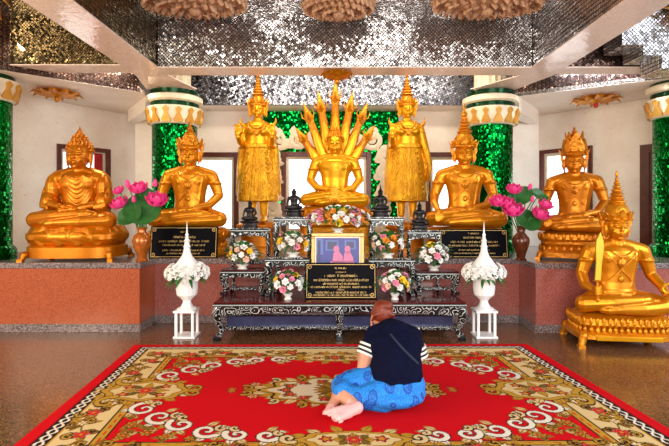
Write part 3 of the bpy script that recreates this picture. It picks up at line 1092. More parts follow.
# ---- statue 2: crowned, left of the middle
s2 = at(189, 228, 6.75)
t = thing('buddha_statue', 'gold seated statue with a pointed crown, left of the middle beside the green column', 'statue', (s2.x, 6.80, PLAT), R(4))
W = 1.10
link('figure', scaled(skin('touch'), W, 'crowned_figure'), M['gold'], t, loc=(0, 0, .40))
link('crown', crown_mesh('pointed', W), M['gold_carved'], t, loc=(0, 0, .40))
link('chest_ornament', chest_ornament(W), M['gold_carved'], t, loc=(0, 0, .40))
LB = [(.02, 0), (.0, .02), (.0, .10), (.04, .13), (.06, .18), (.03, .22), (.0, .25), (.0, .34), (.03, .38), (.1, .40)]
seat_base(LB, .52, .31, 3.2, petals=((.0, .295, 34, .05, .06, 8), (.03, .15, 34, .05, .045, -8))).build('lotus_base', M['gold_carved'], t)

# ---- statue 6: crowned with tall spire, right of the middle
s6 = at(465, 228, 6.75)
t = thing('buddha_statue', 'gold seated statue with a tall ringed spire, right of the middle beside the green column', 'statue', (s6.x, 6.80, PLAT), R(-8))
W = 1.12
link('figure', scaled(skin('touch'), W, 'spired_figure'), M['gold'], t, loc=(0, 0, .40))
link('crown', crown_mesh('tall', W), M['gold_carved'], t, loc=(0, 0, .40))
link('chest_ornament', chest_ornament(W), M['gold_carved'], t, loc=(0, 0, .40))
seat_base(LB, .53, .31, 3.2, petals=((.0, .295, 34, .05, .06, 8), (.03, .15, 34, .05, .045, -8))).build('lotus_base', M['gold_carved'], t)

# ---- statue 7: leafy crown, far right on the platform
s7 = at(570, 262, 6.25)
t = thing('buddha_statue', 'gold seated statue with a broad leafy crown on the right end of the altar platform', 'statue', (s7.x + .10, 6.34, PLAT), R(-24))
W = .97
link('figure', scaled(skin('touch', sh=.76, headr=1.02, hs=1.08), W, 'leafy_crowned_figure'), M['gold_deep'], t, loc=(0, 0, .35))
link('crown', crown_mesh('leafy', W * 1.05, -.015), M['gold_carved_deep'], t, loc=(0, 0, .36))
link('chest_ornament', chest_ornament(W, .03), M['gold_carved_deep'], t, loc=(0, 0, .35))
seat_base([(.0, .03), (.0, .09), (.04, .12), (.07, .16), (.04, .20), (.05, .23), (.02, .26), (.03, .32), (.1, .36)], .45, .34, 4.,
          petals=((.03, .285, 30, .045, .055, 8), (.04, .14, 30, .042, .04, -8)), feet=(.04, .04, .07)).build('lotus_base', M['gold_carved_deep'], t)

# ---- statue 8: the sword bearer on the floor at the right
s8 = at(615, 348, 5.45)
t = thing('buddha_statue', 'gold seated statue holding an upright sword, on the floor before the right platform', 'statue', (s8.x, 5.42, 0), R(-7))
W = 1.02
Z8 = .35
link('figure', scaled(skin('hold', sh=.74), W, 'sword_bearer_figure'), M['gold'], t, loc=(0, 0, Z8))
link('crown', crown_mesh('tall', W, .01), M['gold_carved'], t, loc=(0, 0, Z8))
link('chest_ornament', chest_ornament(W, .01), M['gold_carved'], t, loc=(0, 0, Z8))
seat_base([(.0, .09), (.0, .14), (.03, .16), (.07, .19), (.05, .22), (.02, .24), (.03, .30), (.08, .34), (.14, .355)], .50, .31, 5.,
          petals=((.03, .27, 44, .036, .055, 8), (.04, .185, 44, .036, .035, -8)), feet=(.05, .05, .12)).build('carved_base', M['gold_carved'], t)
bm_ = MB().box(-.33, .33, -.325, -.30, .085, .135)
bm_.build('panel', M['gold_bright'], t, smooth=False, bevel=.006)
hand = Vector((-.315 * W, -.302 * W, Z8 + .27 * W))
sw_ = MB()
bl = [(.0, .0), (.028, .01), (.03, .20), (.042, .34), (.034, .43), (.0, .52), (-.034, .43), (-.038, .34), (-.026, .20), (-.028, .01)]
sw_.plate(bl, Matrix.Translation(hand + Vector((0, 0, .10))) @ Matrix.Rotation(R(3), 4, 'Y'), .02)
tag_s = thing('sword', 'pale gold upright sword held by the gold statue on the floor', 'sword', (0, 0, 0))
mt8 = Matrix.Translation(t.location) @ Matrix.Rotation(R(-7), 4, 'Z')
me = sw_.mesh('blade', False); me.transform(mt8); link('blade', me, M['pale_gold'], tag_s)
hl = MB().tube([hand + Vector((0, 0, -.10)), hand + Vector((0, 0, .09))], .014, 10)
hl.lathe([(.02, 0), (.05, .012), (.02, .024)], hand + Vector((0, 0, .085)), 16); hl.ell(hand + Vector((0, 0, -.105)), (.022, .022, .022))
me = hl.mesh('hilt'); me.transform(mt8); link('hilt', me, M['gold_carved'], tag_s)
# ring-shaped fan in the other hand
k8 = Vector((.385 * W, -.335 * W, Z8 + .27 * W))
fn = MB()
ring = [k8 + Vector((.085 * math.cos(a), .02 * math.sin(a), .03 + .05 * math.sin(a))) for a in [2 * PI * i / 20 for i in range(21)]]
fn.tube(ring, .014, 8)
me = fn.mesh('ring'); me.transform(mt8)
tag(link('ritual_ring', me, M['gold_bright']), 'gold ring lying in the open hand of the sword-bearing statue', 'ring')

# ---- statue 4: meditating under the serpent hood
NAG = 7.3
s4 = at(335, 207, NAG)
t = thing('naga_buddha_statue', 'gold seated statue under a hood of seven serpent heads in the middle of the altar', 'statue', (s4.x, NAG, PLAT))
W = 1.04
zs = s4.z - PLAT
link('figure', scaled(skin('lap'), W, 'meditating_figure'), M['gold_bright'], t, loc=(0, 0, zs))
link('hair', curls_mesh(W, 0., True), M['gold_carved'], t, loc=(0, 0, zs))
pd_ = seat_base([(.0, 0), (.0, .06), (.05, .10), (.05, zs - .30), (0, zs - .26), (.0, zs - .20), (.06, zs - .16), (.06, zs - .05), (.12, zs + .01)], .58, .36, 4.,
                petals=((.03, zs - .10, 34, .05, .06, 8),))
pd_.build('pedestal', M['gold_carved'], t)
pdt = MB()
for q in (-1, 1):
    pdt.plate(leaf_outline(.035, .12), Matrix.Translation((q * .0, -.35, zs - .05)), .03)
for k in range(5):
    pdt.ell(((k - 2) * .035, -.36, zs + .10 - abs(k - 2) * .02), (.02, .02, .03))
pdt.plate([(.07, 0), (.085, .04), (.05, .06), (.05, .14), (0, .22), (-.05, .14), (-.05, .06), (-.085, .04), (-.07, 0)], Matrix.Translation((0, -.34, zs + .1)), .03)
pdt.build('front_emblem', M['gold_carved'], t)
tips = [(296, 128), (303, 102), (318, 91), (335.5, 79), (353, 91), (368, 102), (375, 125)]
roots = [(-.20, .62), (-.16, .75), (-.09, .84), (0, .9), (.09, .84), (.16, .75), (.20, .62)]
for (tx, ty), (rx, rz) in zip(tips, roots):
    tip = at(tx, ty, NAG + .12)
    T_ = Vector((tip.x - s4.x, .12, tip.z - PLAT))
    R_ = Vector((rx, .17, zs + rz))
    d = T_ - R_; L = d.length; u = d / L
    n1 = Vector((-u.z, 0, u.x))
    w = .105
    hood = MB()
    P = [R_ - u * .1, R_ + u * L * .15, R_ + u * L * .4, R_ + u * L * .55, R_ + u * L * .66]
    hood.tube(P, [.08, .092, .070, .058, .054], 14, .55, up=(0, 1, 0))
    hood.build('serpent_neck', M['gold_deep'], t)
    hd = MB()
    hd.tube([R_ + u * L * .62, R_ + u * L * .70, R_ + u * L * .78, R_ + u * L * .87, T_], [.05, .074, .060, .034, .004], 12, .7, up=(0, 1, 0))
    for q in (-1, 1):
        e0 = R_ + u * L * .70 + n1 * q * .045 + Vector((0, -.05, 0))
        hd.ell(e0, (.016, .016, .016), None, 8, 6)
        hd.tube([R_ + u * L * .72 + n1 * q * .06, R_ + u * L * .76 + n1 * q * .10, R_ + u * L * .86 + n1 * q * .085], [.012, .010, .002], 6)
    hd.tube([R_ + u * L * .66 + Vector((0, -.06, 0)), R_ + u * L * .74 + Vector((0, -.11, 0)), R_ + u * L * .80 + Vector((0, -.07, 0))], [.03, .028, .01], 8)
    hd.build('serpent_head', M['gold_carved'], t)
    hp = MB()
    e1 = R_ + Vector((0, -.055, 0))
    hp.tube([e1 - u * .05, e1 + u * L * .12, e1 + u * L * .28, e1 + u * L * .42, e1 + u * L * .50], [.06, .074, .068, .04, .006], 12, .22, up=(0, 1, 0))
    hp.build('hood_plate', M['gold_bright'], t)


# ---- standing statues
def standing(pose):
    """height to head top = 1, feet at 0, looking to -y"""
    m = MB()
    for q in (-1, 1):
        m.chain([(q * .05, .0, .28), (q * .048, .0, .08), (q * .048, .0, .04)], [.05, .034, .03])
        m.chain([(q * .048, .01, .03), (q * .055, -.06, .022), (q * .058, -.095, .016)], [.028, .028, .018])
        for k in range(5):
            m.ell((q * .057 + (k - 2) * .011, -.112 + .005 * abs(k - 2), .014), (.006, .013, .009))
    # skirt and torso
    prof = [(.160, .17), (.176, .175), (.174, .21), (.160, .34), (.140, .48), (.118, .58), (.100, .64), (.105, .70), (.122, .76), (.120, .80), (.08, .835)]
    m.lathe(prof, (0, 0, 0), 36, 1., .55)
    m.ell((-.045, -.022, .755), (.06, .05, .05)); m.ell((.045, -.022, .755), (.06, .05, .05))
    m.chain([(-.092, .005, .785), (0, .01, .825), (.092, .005, .785)], [.042, .045, .042])
    m.chain([(0, .005, .82), (0, 0, .89)], [.042, .034])
    head(m, (0, -.006, .935), .50)
    # arms
    for q in (-1, 1):
        raised = pose == 'both' or q < 0
        if raised:
            m.chain([(q * .104, .005, .78), (q * .122, .012, .71), (q * .128, .01, .64)], [.040, .035, .030])
            m.chain([(q * .128, .01, .64), (q * .134, -.08, .655), (q * .137, -.14, .69)], [.031, .027, .02])
            m.ell((q * .139, -.15, .722), (.026, .014, .032))
            for k in range(4):
                x = q * .139 + (k - 1.5) * .0125
                m.chain([(x, -.152, .745), (x, -.155, .772), (x, -.152, .79 + .006 * (k in (1, 2)))], [.0075, .007, .005], 6)
            m.chain([(q * .118, -.15, .715), (q * .108, -.158, .735), (q * .108, -.158, .75)], [.009, .008, .006], 6)
        else:
            m.chain([(q * .104, .005, .78), (q * .136, .012, .68), (q * .158, .0, .60)], [.042, .037, .031])
            m.chain([(q * .158, .0, .60), (q * .180, -.02, .5), (q * .185, -.03, .44)], [.031, .027, .019])
            m.ell((q * .185, -.034, .41), (.014, .026, .034))
            for k in range(4):
                y = -.034 + (k - 1.5) * .0125
                m.chain([(q * .185, y, .385), (q * .184, y, .36), (q * .178, y, .338 - .006 * (k in (1, 2)))], [.0075, .007, .005], 6)
            m.chain([(q * .18, -.058, .42), (q * .176, -.068, .395), (q * .176, -.066, .375)], [.009, .008, .006], 6)
        # robe falling from the arm
        m.chain([(q * .138, .02, .64), (q * .156, .025, .45), (q * .168, .03, .24)], [.028, .028, .024])
        m.ell((q * .148, .025, .42), (.028, .055, .22))
    return m.remesh('standing_skin', .0062, 2)


def standing_parts(t, Hh, ped, pose):
    fm = scaled(standing(pose), Hh, 'standing_figure')
    fm.materials.append(M['gold_bright']); fm.materials.append(M['gold_robe'])
    for p in fm.polygons:
        z = p.center.z / Hh
        if .165 < z < .62: p.material_index = 1
    link('figure', fm, M['gold_bright'], t, loc=(0, 0, ped))
    # crown
    c = MB()
    c.lathe([(.062, .965), (.071, .968), (.072, .976), (.066, .984), (.070, .99), (.06, 1.0), (.055, 1.02), (.042, 1.045), (.046, 1.05), (.034, 1.058)], (0, 0, 0), 24)
    c.lathe(spire(6, .042, 1.055, 1.235), (0, 0, 0), 18)
    for k in range(9):
        a = -PI / 2 + 2 * PI * k / 9
        c.plate(leaf_outline(.015, .045 if k else .06), Matrix.Translation((.068 * math.cos(a), .068 * math.sin(a), .985)) @ Matrix.Rotation(a + PI / 2, 4, 'Z') @ Matrix.Rotation(R(14), 4, 'X'), .012)
    for q in (-1, 1):
        fl = [(0, -.075), (.012, -.04), (.008, -.02), (.02, .01), (.018, .03), (.036, .075), (.01, .05), (0, .03), (-.008, 0), (-.006, -.04)]
        c.plate(fl, Matrix.Translation((q * .068, .005, .945)) @ Matrix.Scale(q, 4, (1, 0, 0)), .018)
    me = c.mesh('tall_crown', True, 35); me.transform(Matrix.Scale(Hh, 4))
    link('crown', me, M['gold_carved'], t, loc=(0, 0, ped))
    # carved apron and belt
    a = MB()
    n = 12
    pts = []
    for i in range(n + 1):
        f = i / n; z = .60 - .40 * f
        w = .034 + .030 * f
        ry = .55 * np.interp(z, [.17, .21, .34, .48, .58, .64], [.176, .174, .160, .140, .118, .10])
        pts.append((w, -ry - .008, z))
    vs_ = [(-w, y + .006, z) for w, y, z in pts] + [(-w * .4, y - .006, z) for w, y, z in pts] + [(w * .4, y - .006, z) for w, y, z in pts] + [(w, y + .006, z) for w, y, z in pts]
    fs_ = []
    for c_ in range(3):
        for i in range(n):
            fs_.append((c_ * (n + 1) + i, c_ * (n + 1) + i + 1, (c_ + 1) * (n + 1) + i + 1, (c_ + 1) * (n + 1) + i))
    a.add(vs_, fs_)
    for f in (-.85, -.3, .3, .85):
        a.tube([(f * w, y - .010 + .004 * abs(f), z) for w, y, z in pts], .006, 6, .7)
    for k in range(9):
        z = .58 - .042 * k
        ry = .55 * np.interp(z, [.17, .21, .34, .48, .58, .64], [.176, .174, .160, .140, .118, .10])
        for q in (-1, 1):
            a.tube([(q * (.085 + .006 * k), -ry * .84, z + .016), (q * (.068 + .006 * k), -ry * .92, z - .004), (q * (.085 + .006 * k), -ry * .84, z - .018)], [.003, .008, .003], 6)
    a.lathe([(.10, .615), (.116, .62), (.114, .645), (.10, .65)], (0, 0, 0), 30, 1., .58)
    me = a.mesh('apron_shell'); me.transform(Matrix.Scale(Hh, 4))
    link('apron', me, M['gold_robe'], t, loc=(0, 0, ped))
    # necklace, shoulder tips
    o = MB()
    for rr, z0 in ((.055, .80), (.075, .775)):
        p = [(rr * math.cos(q), -.035 - .035 * abs(math.sin(q)) - .012, z0 + .035 * (1 - abs(math.sin(q))) - .03 * abs(math.sin(q))) for q in [PI * i / 10 + PI for i in range(11)]]
        o.tube(p, .008, 6)
    o.ell((0, -.085, .735), (.02, .01, .026))
    for q in (-1, 1):
        o.tube([(q * .105, .005, .80), (q * .135, .005, .815), (q * .150, .005, .84), (q * .146, .005, .875)], [.032, .024, .013, .003], 8, .7)
        o.lathe([(.036, 0), (.044, .01), (.036, .02)], (q * .116, .01, .735), 16)
    me = o.mesh('finery'); me.transform(Matrix.Scale(Hh, 4))
    link('necklace', me, M['gold_carved'], t, loc=(0, 0, ped))
    seat_base([(.0, 0), (.0, .06), (.04, .09), (.05, ped - .14), (.0, ped - .10), (.0, ped - .04), (.04, ped - .005), (.1, ped)], .30, .19, 2.6,
              petals=((.0, ped - .07, 26, .035, .04, 8),)).build('pedestal', M['gold_deep'], t)


STZ = 7.35
a3 = at(258, 222, STZ)
t = thing('standing_buddha_statue', 'tall gold standing statue with both hands raised, left of the serpent hood', 'statue', (a3.x, STZ, PLAT))
standing_parts(t, 1.82, a3.z - PLAT, 'both')
a5 = at(407, 222, STZ)
t = thing('standing_buddha_statue', 'tall gold standing statue with one hand raised and one hanging, right of the serpent hood', 'statue', (a5.x, STZ, PLAT))
standing_parts(t, 1.82, a5.z - PLAT, 'one')


# ------------------------------------------------------------------ altar tables
def altar_table(name, x0, x1, y0, y1, z0, z1, label, group=None, mid_leg=False, shelf=None, leg_w=.05, apron=.09, m_top=None, m_leg=None, board=False):
    cx, cy = (x0 + x1) / 2, (y0 + y1) / 2
    t = thing(name, label, 'table', (cx, cy, z0), 0, group)
    hx, hy, h = (x1 - x0) / 2, (y1 - y0) / 2, z1 - z0
    MB().box(-hx + .012, hx - .012, -hy + .012, hy - .012, h - .012, h).build('tabletop', m_top or M['lacquer_red'], t, smooth=False)
    MB().box(-hx, hx, -hy, hy, h - .048, h - .013).build('top_edge', M['lacquer_black'], t, smooth=False, bevel=.006)
    MB().box(-hx - .002, hx + .002, -hy - .002, hy + .002, h - .038, h - .026).build('inlay_strip', M['silver_strip'], t, smooth=False)
    ap = MB()
    n = 20
    ins = .018

    def curved(sx, sy, ax, L):
        low = []
        for i in range(n + 1):
            u = i / n * 2 - 1
            d = apron * (.62 + .38 * abs(u) ** 2.2 + .13 * math.cos(u * PI * 5) * (1 - abs(u)))
            low.append((u * L, h - .048 - d))
        poly = low + [(L, h - .047), (-L, h - .047)]
        mt = Matrix.Translation((sx, sy, 0)) @ Matrix.Rotation(PI / 2 if ax else 0, 4, 'Z')
        ap.plate(poly, mt, .022)
    curved(0, -hy + ins + .011, 0, hx - ins); curved(0, hy - ins - .011, 0, hx - ins)
    curved(-hx + ins + .011, 0, 1, hy - ins - .024); curved(hx - ins - .011, 0, 1, hy - ins - .024)
    ap.build('apron', M['pearl'], t, smooth=False)
    spots = [(sx, sy) for sx in (-1, 1) for sy in (-1, 1)]
    if mid_leg: spots += [(0, -1)]
    for sx, sy in spots:
        lx, ly = sx * (hx - leg_w * .7 - .005), sy * (hy - leg_w * .7 - .005)
        lm = MB()
        H = h - .05
        ox, oy = sx * leg_w * .55, sy * leg_w * .25
        P = [(lx, ly, H), (lx + ox * .6, ly + oy, H * .82), (lx + ox * .3, ly + oy * .5, H * .55), (lx - ox * .7, ly - oy * .6, H * .28), (lx - ox * .2, ly, H * .12), (lx + ox * .5, ly + oy, .045)]
        lm.tube(P, [leg_w * .72, leg_w * .72, leg_w * .52, leg_w * .40, leg_w * .42, leg_w * .55], 12)
        lg = lm.build('leg', m_leg or M['pearl'], t)
        MB().box(lx + ox * .5 - leg_w * .55, lx + ox * .5 + leg_w * .55, ly + oy - leg_w * .55, ly + oy + leg_w * .55, 0, .045).build('foot', M['lacquer_black'], lg, smooth=False, bevel=.008)
    if shelf:
        MB().box(-hx + .10, hx - .10, -hy + .10, hy - .06, shelf, shelf + .035).build('stretcher', M['pearl_fine'], t, smooth=False, bevel=.006)
    if board:
        MB().box(-hx + .12, hx - .12, -hy + .16, -hy + .19, shelf + .036, h - .19).build('back_board', M['blue_lacquer'], t, smooth=False)
    return t


M['blue_lacquer'] = plain('blue_black_lacquer', (52, 58, 92), .18, .2, .3, 6.)
TT = .435
G = 'pearl-inlaid tables of the altar set'
altar_table('altar_table', -1.40, 1.46, 5.44, 6.26, 0, TT, 'long low black altar table with silver inlay standing on the floor', G, True, .10, .075, .11, board=True)
altar_table('altar_table', -1.42, -.89, 5.86, 6.10, TT, .75, 'low inlaid stand on the left end of the long altar table', G, False, .05, .045, .07)
altar_table('altar_table', .97, 1.49, 5.86, 6.10, TT, .73, 'low inlaid stand on the right end of the long altar table', G, False, .05, .045, .07)
altar_table('altar_table', -.86, -.335, 5.78, 6.0, TT, .905, 'middle-height inlaid stand left of the framed picture', G, False, .2, .05, .08, M['pearl_fine'])
altar_table('altar_table', .385, .935, 5.78, 6.0, TT, .895, 'middle-height inlaid stand right of the framed picture', G, False, .2, .05, .08, M['pearl_fine'])
altar_table('altar_table', -.80, -.32, 6.05, 6.25, TT, 1.385, 'tall inlaid stand under the small black statue left of the central bouquet', G, False, .35, .045, .08, M['pearl_fine'])
altar_table('altar_table', .41, .84, 6.05, 6.25, TT, 1.385, 'tall inlaid stand under the small black statue right of the central bouquet', G, False, .35, .045, .08, M['pearl_fine'])
altar_table('altar_table', -1.36, -.86, 6.13, 6.25, TT, 1.245, 'narrow tall inlaid stand under the outer small black statue at the left', G, False, .35, .032, .08, M['pearl_fine'])
altar_table('altar_table', .90, 1.32, 6.13, 6.25, TT, 1.215, 'narrow tall inlaid stand under the outer small black statue at the right', G, False, .35, .032, .08, M['pearl_fine'])
altar_table('altar_table', -.255, .335, 5.90, 6.16, TT, 1.19, 'central inlaid stand behind the framed picture', G, False, .3, .05, .09, M['pearl_fine'])

# ------------------------------------------------------------------ small black statues
SMALL = skin('touch', voxel=.016)


def small_black(px, Y, z, W, label):
    x = (px - 337) * Y / 483
    t = thing('black_buddha_statuette', label, 'statuette', (x, Y, z), 0, 'small black statues on the tall stands')
    hb = .10
    link('figure', scaled(SMALL, W, 'small_figure'), M['black_bronze'], t, loc=(0, 0, hb))
    link('crown', curls_mesh(W, 0., True), M['black_bronze'], t, loc=(0, 0, hb))
    MB().lathe([(.012 * 1, W * 1.2), (.03 * W, W * 1.25), (.002, W * 1.42)], n=10).build('flame_finial', M['black_bronze'], t, loc=(0, 0, hb))
    seat_base([(.0, 0), (.0, .02), (.015, .03), (.02, .06), (.0, .075), (.0, .09), (.03, .102)], W * .5, .045 if Y > 6.17 else W * .38, 3., 40,
              petals=((.0, .075, 18, .018, .014, 0),)).build('lotus_base', M['black_bronze'], t)
    return t


small_black(250, 6.2, 1.245, .215, 'small black seated statue on the outer left stand')
small_black(294, 6.12, 1.385, .225, 'small black seated statue between the left standing statue and the central bouquet')
small_black(380.5, 6.12, 1.385, .225, 'small black seated statue between the central bouquet and the right standing statue')
small_black(419.5, 6.2, 1.215, .215, 'small black seated statue on the outer right stand')


# ------------------------------------------------------------------ flowers
def rose_mesh(rr=1., seed=0):
    rnd = random.Random(seed)
    m = MB()
    for ring, (n, tilt, rad, w, h) in enumerate(((3, 10, .10, .34, .62), (5, 32, .24, .42, .66), (6, 58, .36, .46, .68))):
        for k in range(n):
            a = 2 * PI * k / n + ring * .6 + rnd.uniform(-.15, .15)
            mt = Matrix.Rotation(a, 4, 'Z') @ Matrix.Translation((0, -rad, -.1)) @ Matrix.Rotation(R(tilt + rnd.uniform(-8, 8)), 4, 'X')
            gx, gz = 5, 5
            vs_ = []
            for j in range(gz):
                v = j / (gz - 1)
                ww = w * (math.sin(PI * (.18 + .70 * v)) ** .8)
                for i in range(gx):
                    u = i / (gx - 1) * 2 - 1
                    vs_.append(mt @ Vector((u * ww, -.12 * (v ** 2) - .0 + .16 * u * u - .10 * max(0, v - .75) * 4, h * v * (1 - .08 * u * u))))
            fs_ = [(j * gx + i, j * gx + i + 1, (j + 1) * gx + i + 1, (j + 1) * gx + i) for j in range(gz - 1) for i in range(gx - 1)]
            m.add(vs_, fs_)
    m.ell((0, 0, .12), (.16, .16, .26), None, 8, 6)
    me = m.mesh('bloom')
    me.transform(Matrix.Scale(rr, 4))
    return me


ROSES = {}


def rose(colour, r, seed):
    k = (colour, seed % 2)
    if k not in ROSES:
        me = rose_mesh(1., seed % 2)
        me.materials.append(M[colour])
        ROSES[k] = me
    return ROSES[k]


def leaf_blade(m, base, d, L, w, droop=.3):
    d = Vector(d).normalized()
    s_ = d.cross(Vector((0, 0, 1)))
    if s_.length < .01: s_ = Vector((1, 0, 0))
    s_.normalize()
    n = 5
    vs_ = []
    for i in range(n + 1):
        t = i / n
        p = Vector(base) + d * L * t + Vector((0, 0, -droop * L * t * t))
        ww = w * math.sin(PI * (.08 + .9 * t))
        up = s_.cross(d).normalized() * ww * .35
        vs_ += [p - s_ * ww + up, p, p + s_ * ww + up]
    fs_ = []
    for i in range(n):
        for j in range(2):
            fs_.append((i * 3 + j, i * 3 + j + 1, (i + 1) * 3 + j + 1, (i + 1) * 3 + j))
    m.add(vs_, fs_)


def bouquet(px, Y, z, rx, rz, ry, cols, label, seed, pot='bowl', n=20, fl=.034, leaves=34, group='mixed bouquets on the altar'):
    rnd = random.Random(seed)
    x = (px - 337) * Y / 483
    t = thing('flower_arrangement', label, 'flowers', (x, Y, z), 0, group)
    if pot == 'bowl':
        ph = .055
        MB().lathe([(.045, 0), (.05, .008), (.032, .02), (.06, .045), (.066, ph), (.058, ph), (.03, .03)], n=24, sx=1.25, sy=.9).build('vase', M['ceramic'], t)
    else:
        ph = .075
        MB().lathe([(.042, 0), (.046, .01), (.028, .028), (.048, .055), (.055, ph), (.048, ph), (.02, .04)], n=20).build('vase', M['ceramic'], t)
    c = Vector((0, 0, ph + rz * .82))
    # a mossy heart that hides the stems, and leaves all round
    lm = MB()
    for k in range(7):
        a = 2 * PI * k / 7
        lm.tube([(0, 0, ph * .5), (rx * .3 * math.cos(a), ry * .3 * math.sin(a), c.z - rz * .2), (rx * .6 * math.cos(a), ry * .6 * math.sin(a), c.z)], .004, 5)
    for k in range(leaves):
        a = rnd.uniform(0, 2 * PI); el = rnd.uniform(-.3, .95)
        d = Vector((math.cos(a) * math.cos(el), math.sin(a) * math.cos(el), math.sin(el)))
        b = c + Vector((d.x * rx * .45, d.y * ry * .45, d.z * rz * .5))
        leaf_blade(lm, b, d, rnd.uniform(.5, .8) * (rx + rz) * .5, rnd.uniform(.012, .022), rnd.uniform(.1, .5))
    for k in range(30):
        a = PI * (1.24 * k / 29 - .12) + rnd.uniform(-.1, .1)
        d = Vector((math.cos(a), -abs(math.sin(a)) * .5, math.sin(a) * .8))
        leaf_blade(lm, c + Vector((d.x * rx * .8, d.y * ry * .7, d.z * rz * .8)), d, rnd.uniform(.08, .135), .028, .25)
    lm.build('foliage', M['leaf'], t)
    pts = []
    gold_a = PI * (3 - math.sqrt(5))
    tot = int(n * 1.35)
    for i in range(tot):
        f = 1 - (i + .5) / tot * 1.45
        if f < -.45: break
        q = math.sqrt(max(0, 1 - f * f)); a = gold_a * i + seed
        d = Vector((q * math.cos(a), q * math.sin(a), f))
        if d.y > .55: continue
        pts.append(d)
    for i, d in enumerate(pts):
        p = c + Vector((d.x * rx, d.y * ry, d.z * rz)) * rnd.uniform(.86, 1.04)
        col = cols[rnd.randrange(len(cols))]
        me = rose(col, 1., i)
        o = bpy.data.objects.new('rose', me); C.objects.link(o); o.parent = t
        o.location = p
        o.rotation_euler = (d + Vector((0, -.25, .15))).to_track_quat('Z', 'Y').to_euler()
        s_ = fl * rnd.uniform(.85, 1.25)
        o.scale = (s_,) * 3
        nm = {'petal_white': 'white rose', 'petal_pink': 'pink rose', 'petal_yellow': 'yellow rose', 'petal_orange': 'orange rose', 'petal_peach': 'peach rose'}[col]
        o['label'] = nm
    return t


Wt, Pk, Yl, Og, Pc = 'petal_white', 'petal_pink', 'petal_yellow', 'petal_orange', 'petal_peach'
bouquet(338, 5.99, 1.19, .37, .15, .09, [Wt, Wt, Wt, Pk, Pk, Wt, Og, Wt, Pk, Yl], 'wide bouquet of white, pink and orange blooms before the serpent-hood statue', 11, 'bowl', 44, .042, 60)
bouquet(242.5, 5.96, .75, .185, .155, .12, [Wt, Wt, Wt, Pc, Pk, Yl], 'mostly white bouquet on the low left stand beside the left white urn', 22, 'bowl', 22, .040)
bouquet(293, 5.875, .905, .20, .135, .11, [Wt, Wt, Wt, Pk, Yl, Pc], 'bouquet on the middle-height stand left of the framed picture', 33, 'bowl', 22, .040)
bouquet(288, 5.62, TT, .165, .145, .13, [Wt, Wt, Pk, Pk, Wt, Yl], 'white and pink bouquet on the long table left of the black central plaque', 44, 'foot', 22, .040)
bouquet(388, 5.875, .895, .20, .145, .11, [Wt, Pk, Wt, Pk, Og, Pc], 'bouquet on the middle-height stand right of the framed picture', 55, 'bowl', 22, .040)
bouquet(434, 5.96, .73, .185, .16, .12, [Wt, Wt, Wt, Wt, Yl, Pk], 'mostly white bouquet on the low right stand beside the right white urn', 66, 'bowl', 22, .040)
bouquet(395, 5.62, TT, .165, .145, .13, [Wt, Wt, Pk, Yl, Wt, Pc], 'white, pink and yellow bouquet on the long table right of the black central plaque', 77, 'foot', 22, .040)


def lotus_mesh():
    m = MB()
    for ring, (n, tilt, h, w) in enumerate(((5, 6, .9, .36), (7, 26, 1., .40), (8, 50, 1.05, .42))):
        for k in range(n):
            a = 2 * PI * k / n + ring * .35
            mt = Matrix.Rotation(a, 4, 'Z') @ Matrix.Translation((0, -.10 - .06 * ring, 0)) @ Matrix.Rotation(R(tilt), 4, 'X')
            gx, gz = 5, 6
            vs_ = []
            for j in range(gz):
                v = j / (gz - 1)
                ww = w * math.sin(PI * (.14 + .84 * v)) ** .9
                for i in range(gx):
                    u = i / (gx - 1) * 2 - 1
                    vs_.append(mt @ Vector((u * ww, -.22 * math.sin(PI * v * .7) + .25 * v * v + .12 * u * u, h * v)))
            m.add(vs_, [(j * gx + i, j * gx + i + 1, (j + 1) * gx + i + 1, (j + 1) * gx + i) for j in range(gz - 1) for i in range(gx - 1)])
    m.ell((0, 0, .1), (.2, .2, .2), None, 10, 6)
    me = m.mesh('lotus_bloom'); me.materials.append(M['petal_magenta'])
    return me


def lotus_bud_mesh():
    m = MB()
    m.lathe([(.06, 0), (.26, .18), (.32, .4), (.26, .7), (.12, .98), (.01, 1.1)], n=12)
    for k in range(4):
        a = PI / 2 * k
        m.plate(leaf_outline(.2, .9), Matrix.Rotation(a, 4, 'Z') @ Matrix.Translation((0, -.26, .05)) @ Matrix.Rotation(R(-4), 4, 'X'), .03)
    me = m.mesh('lotus_bud_shell'); me.materials.append(M['petal_magenta'])
    return me


LOT, BUD = lotus_mesh(), lotus_bud_mesh()


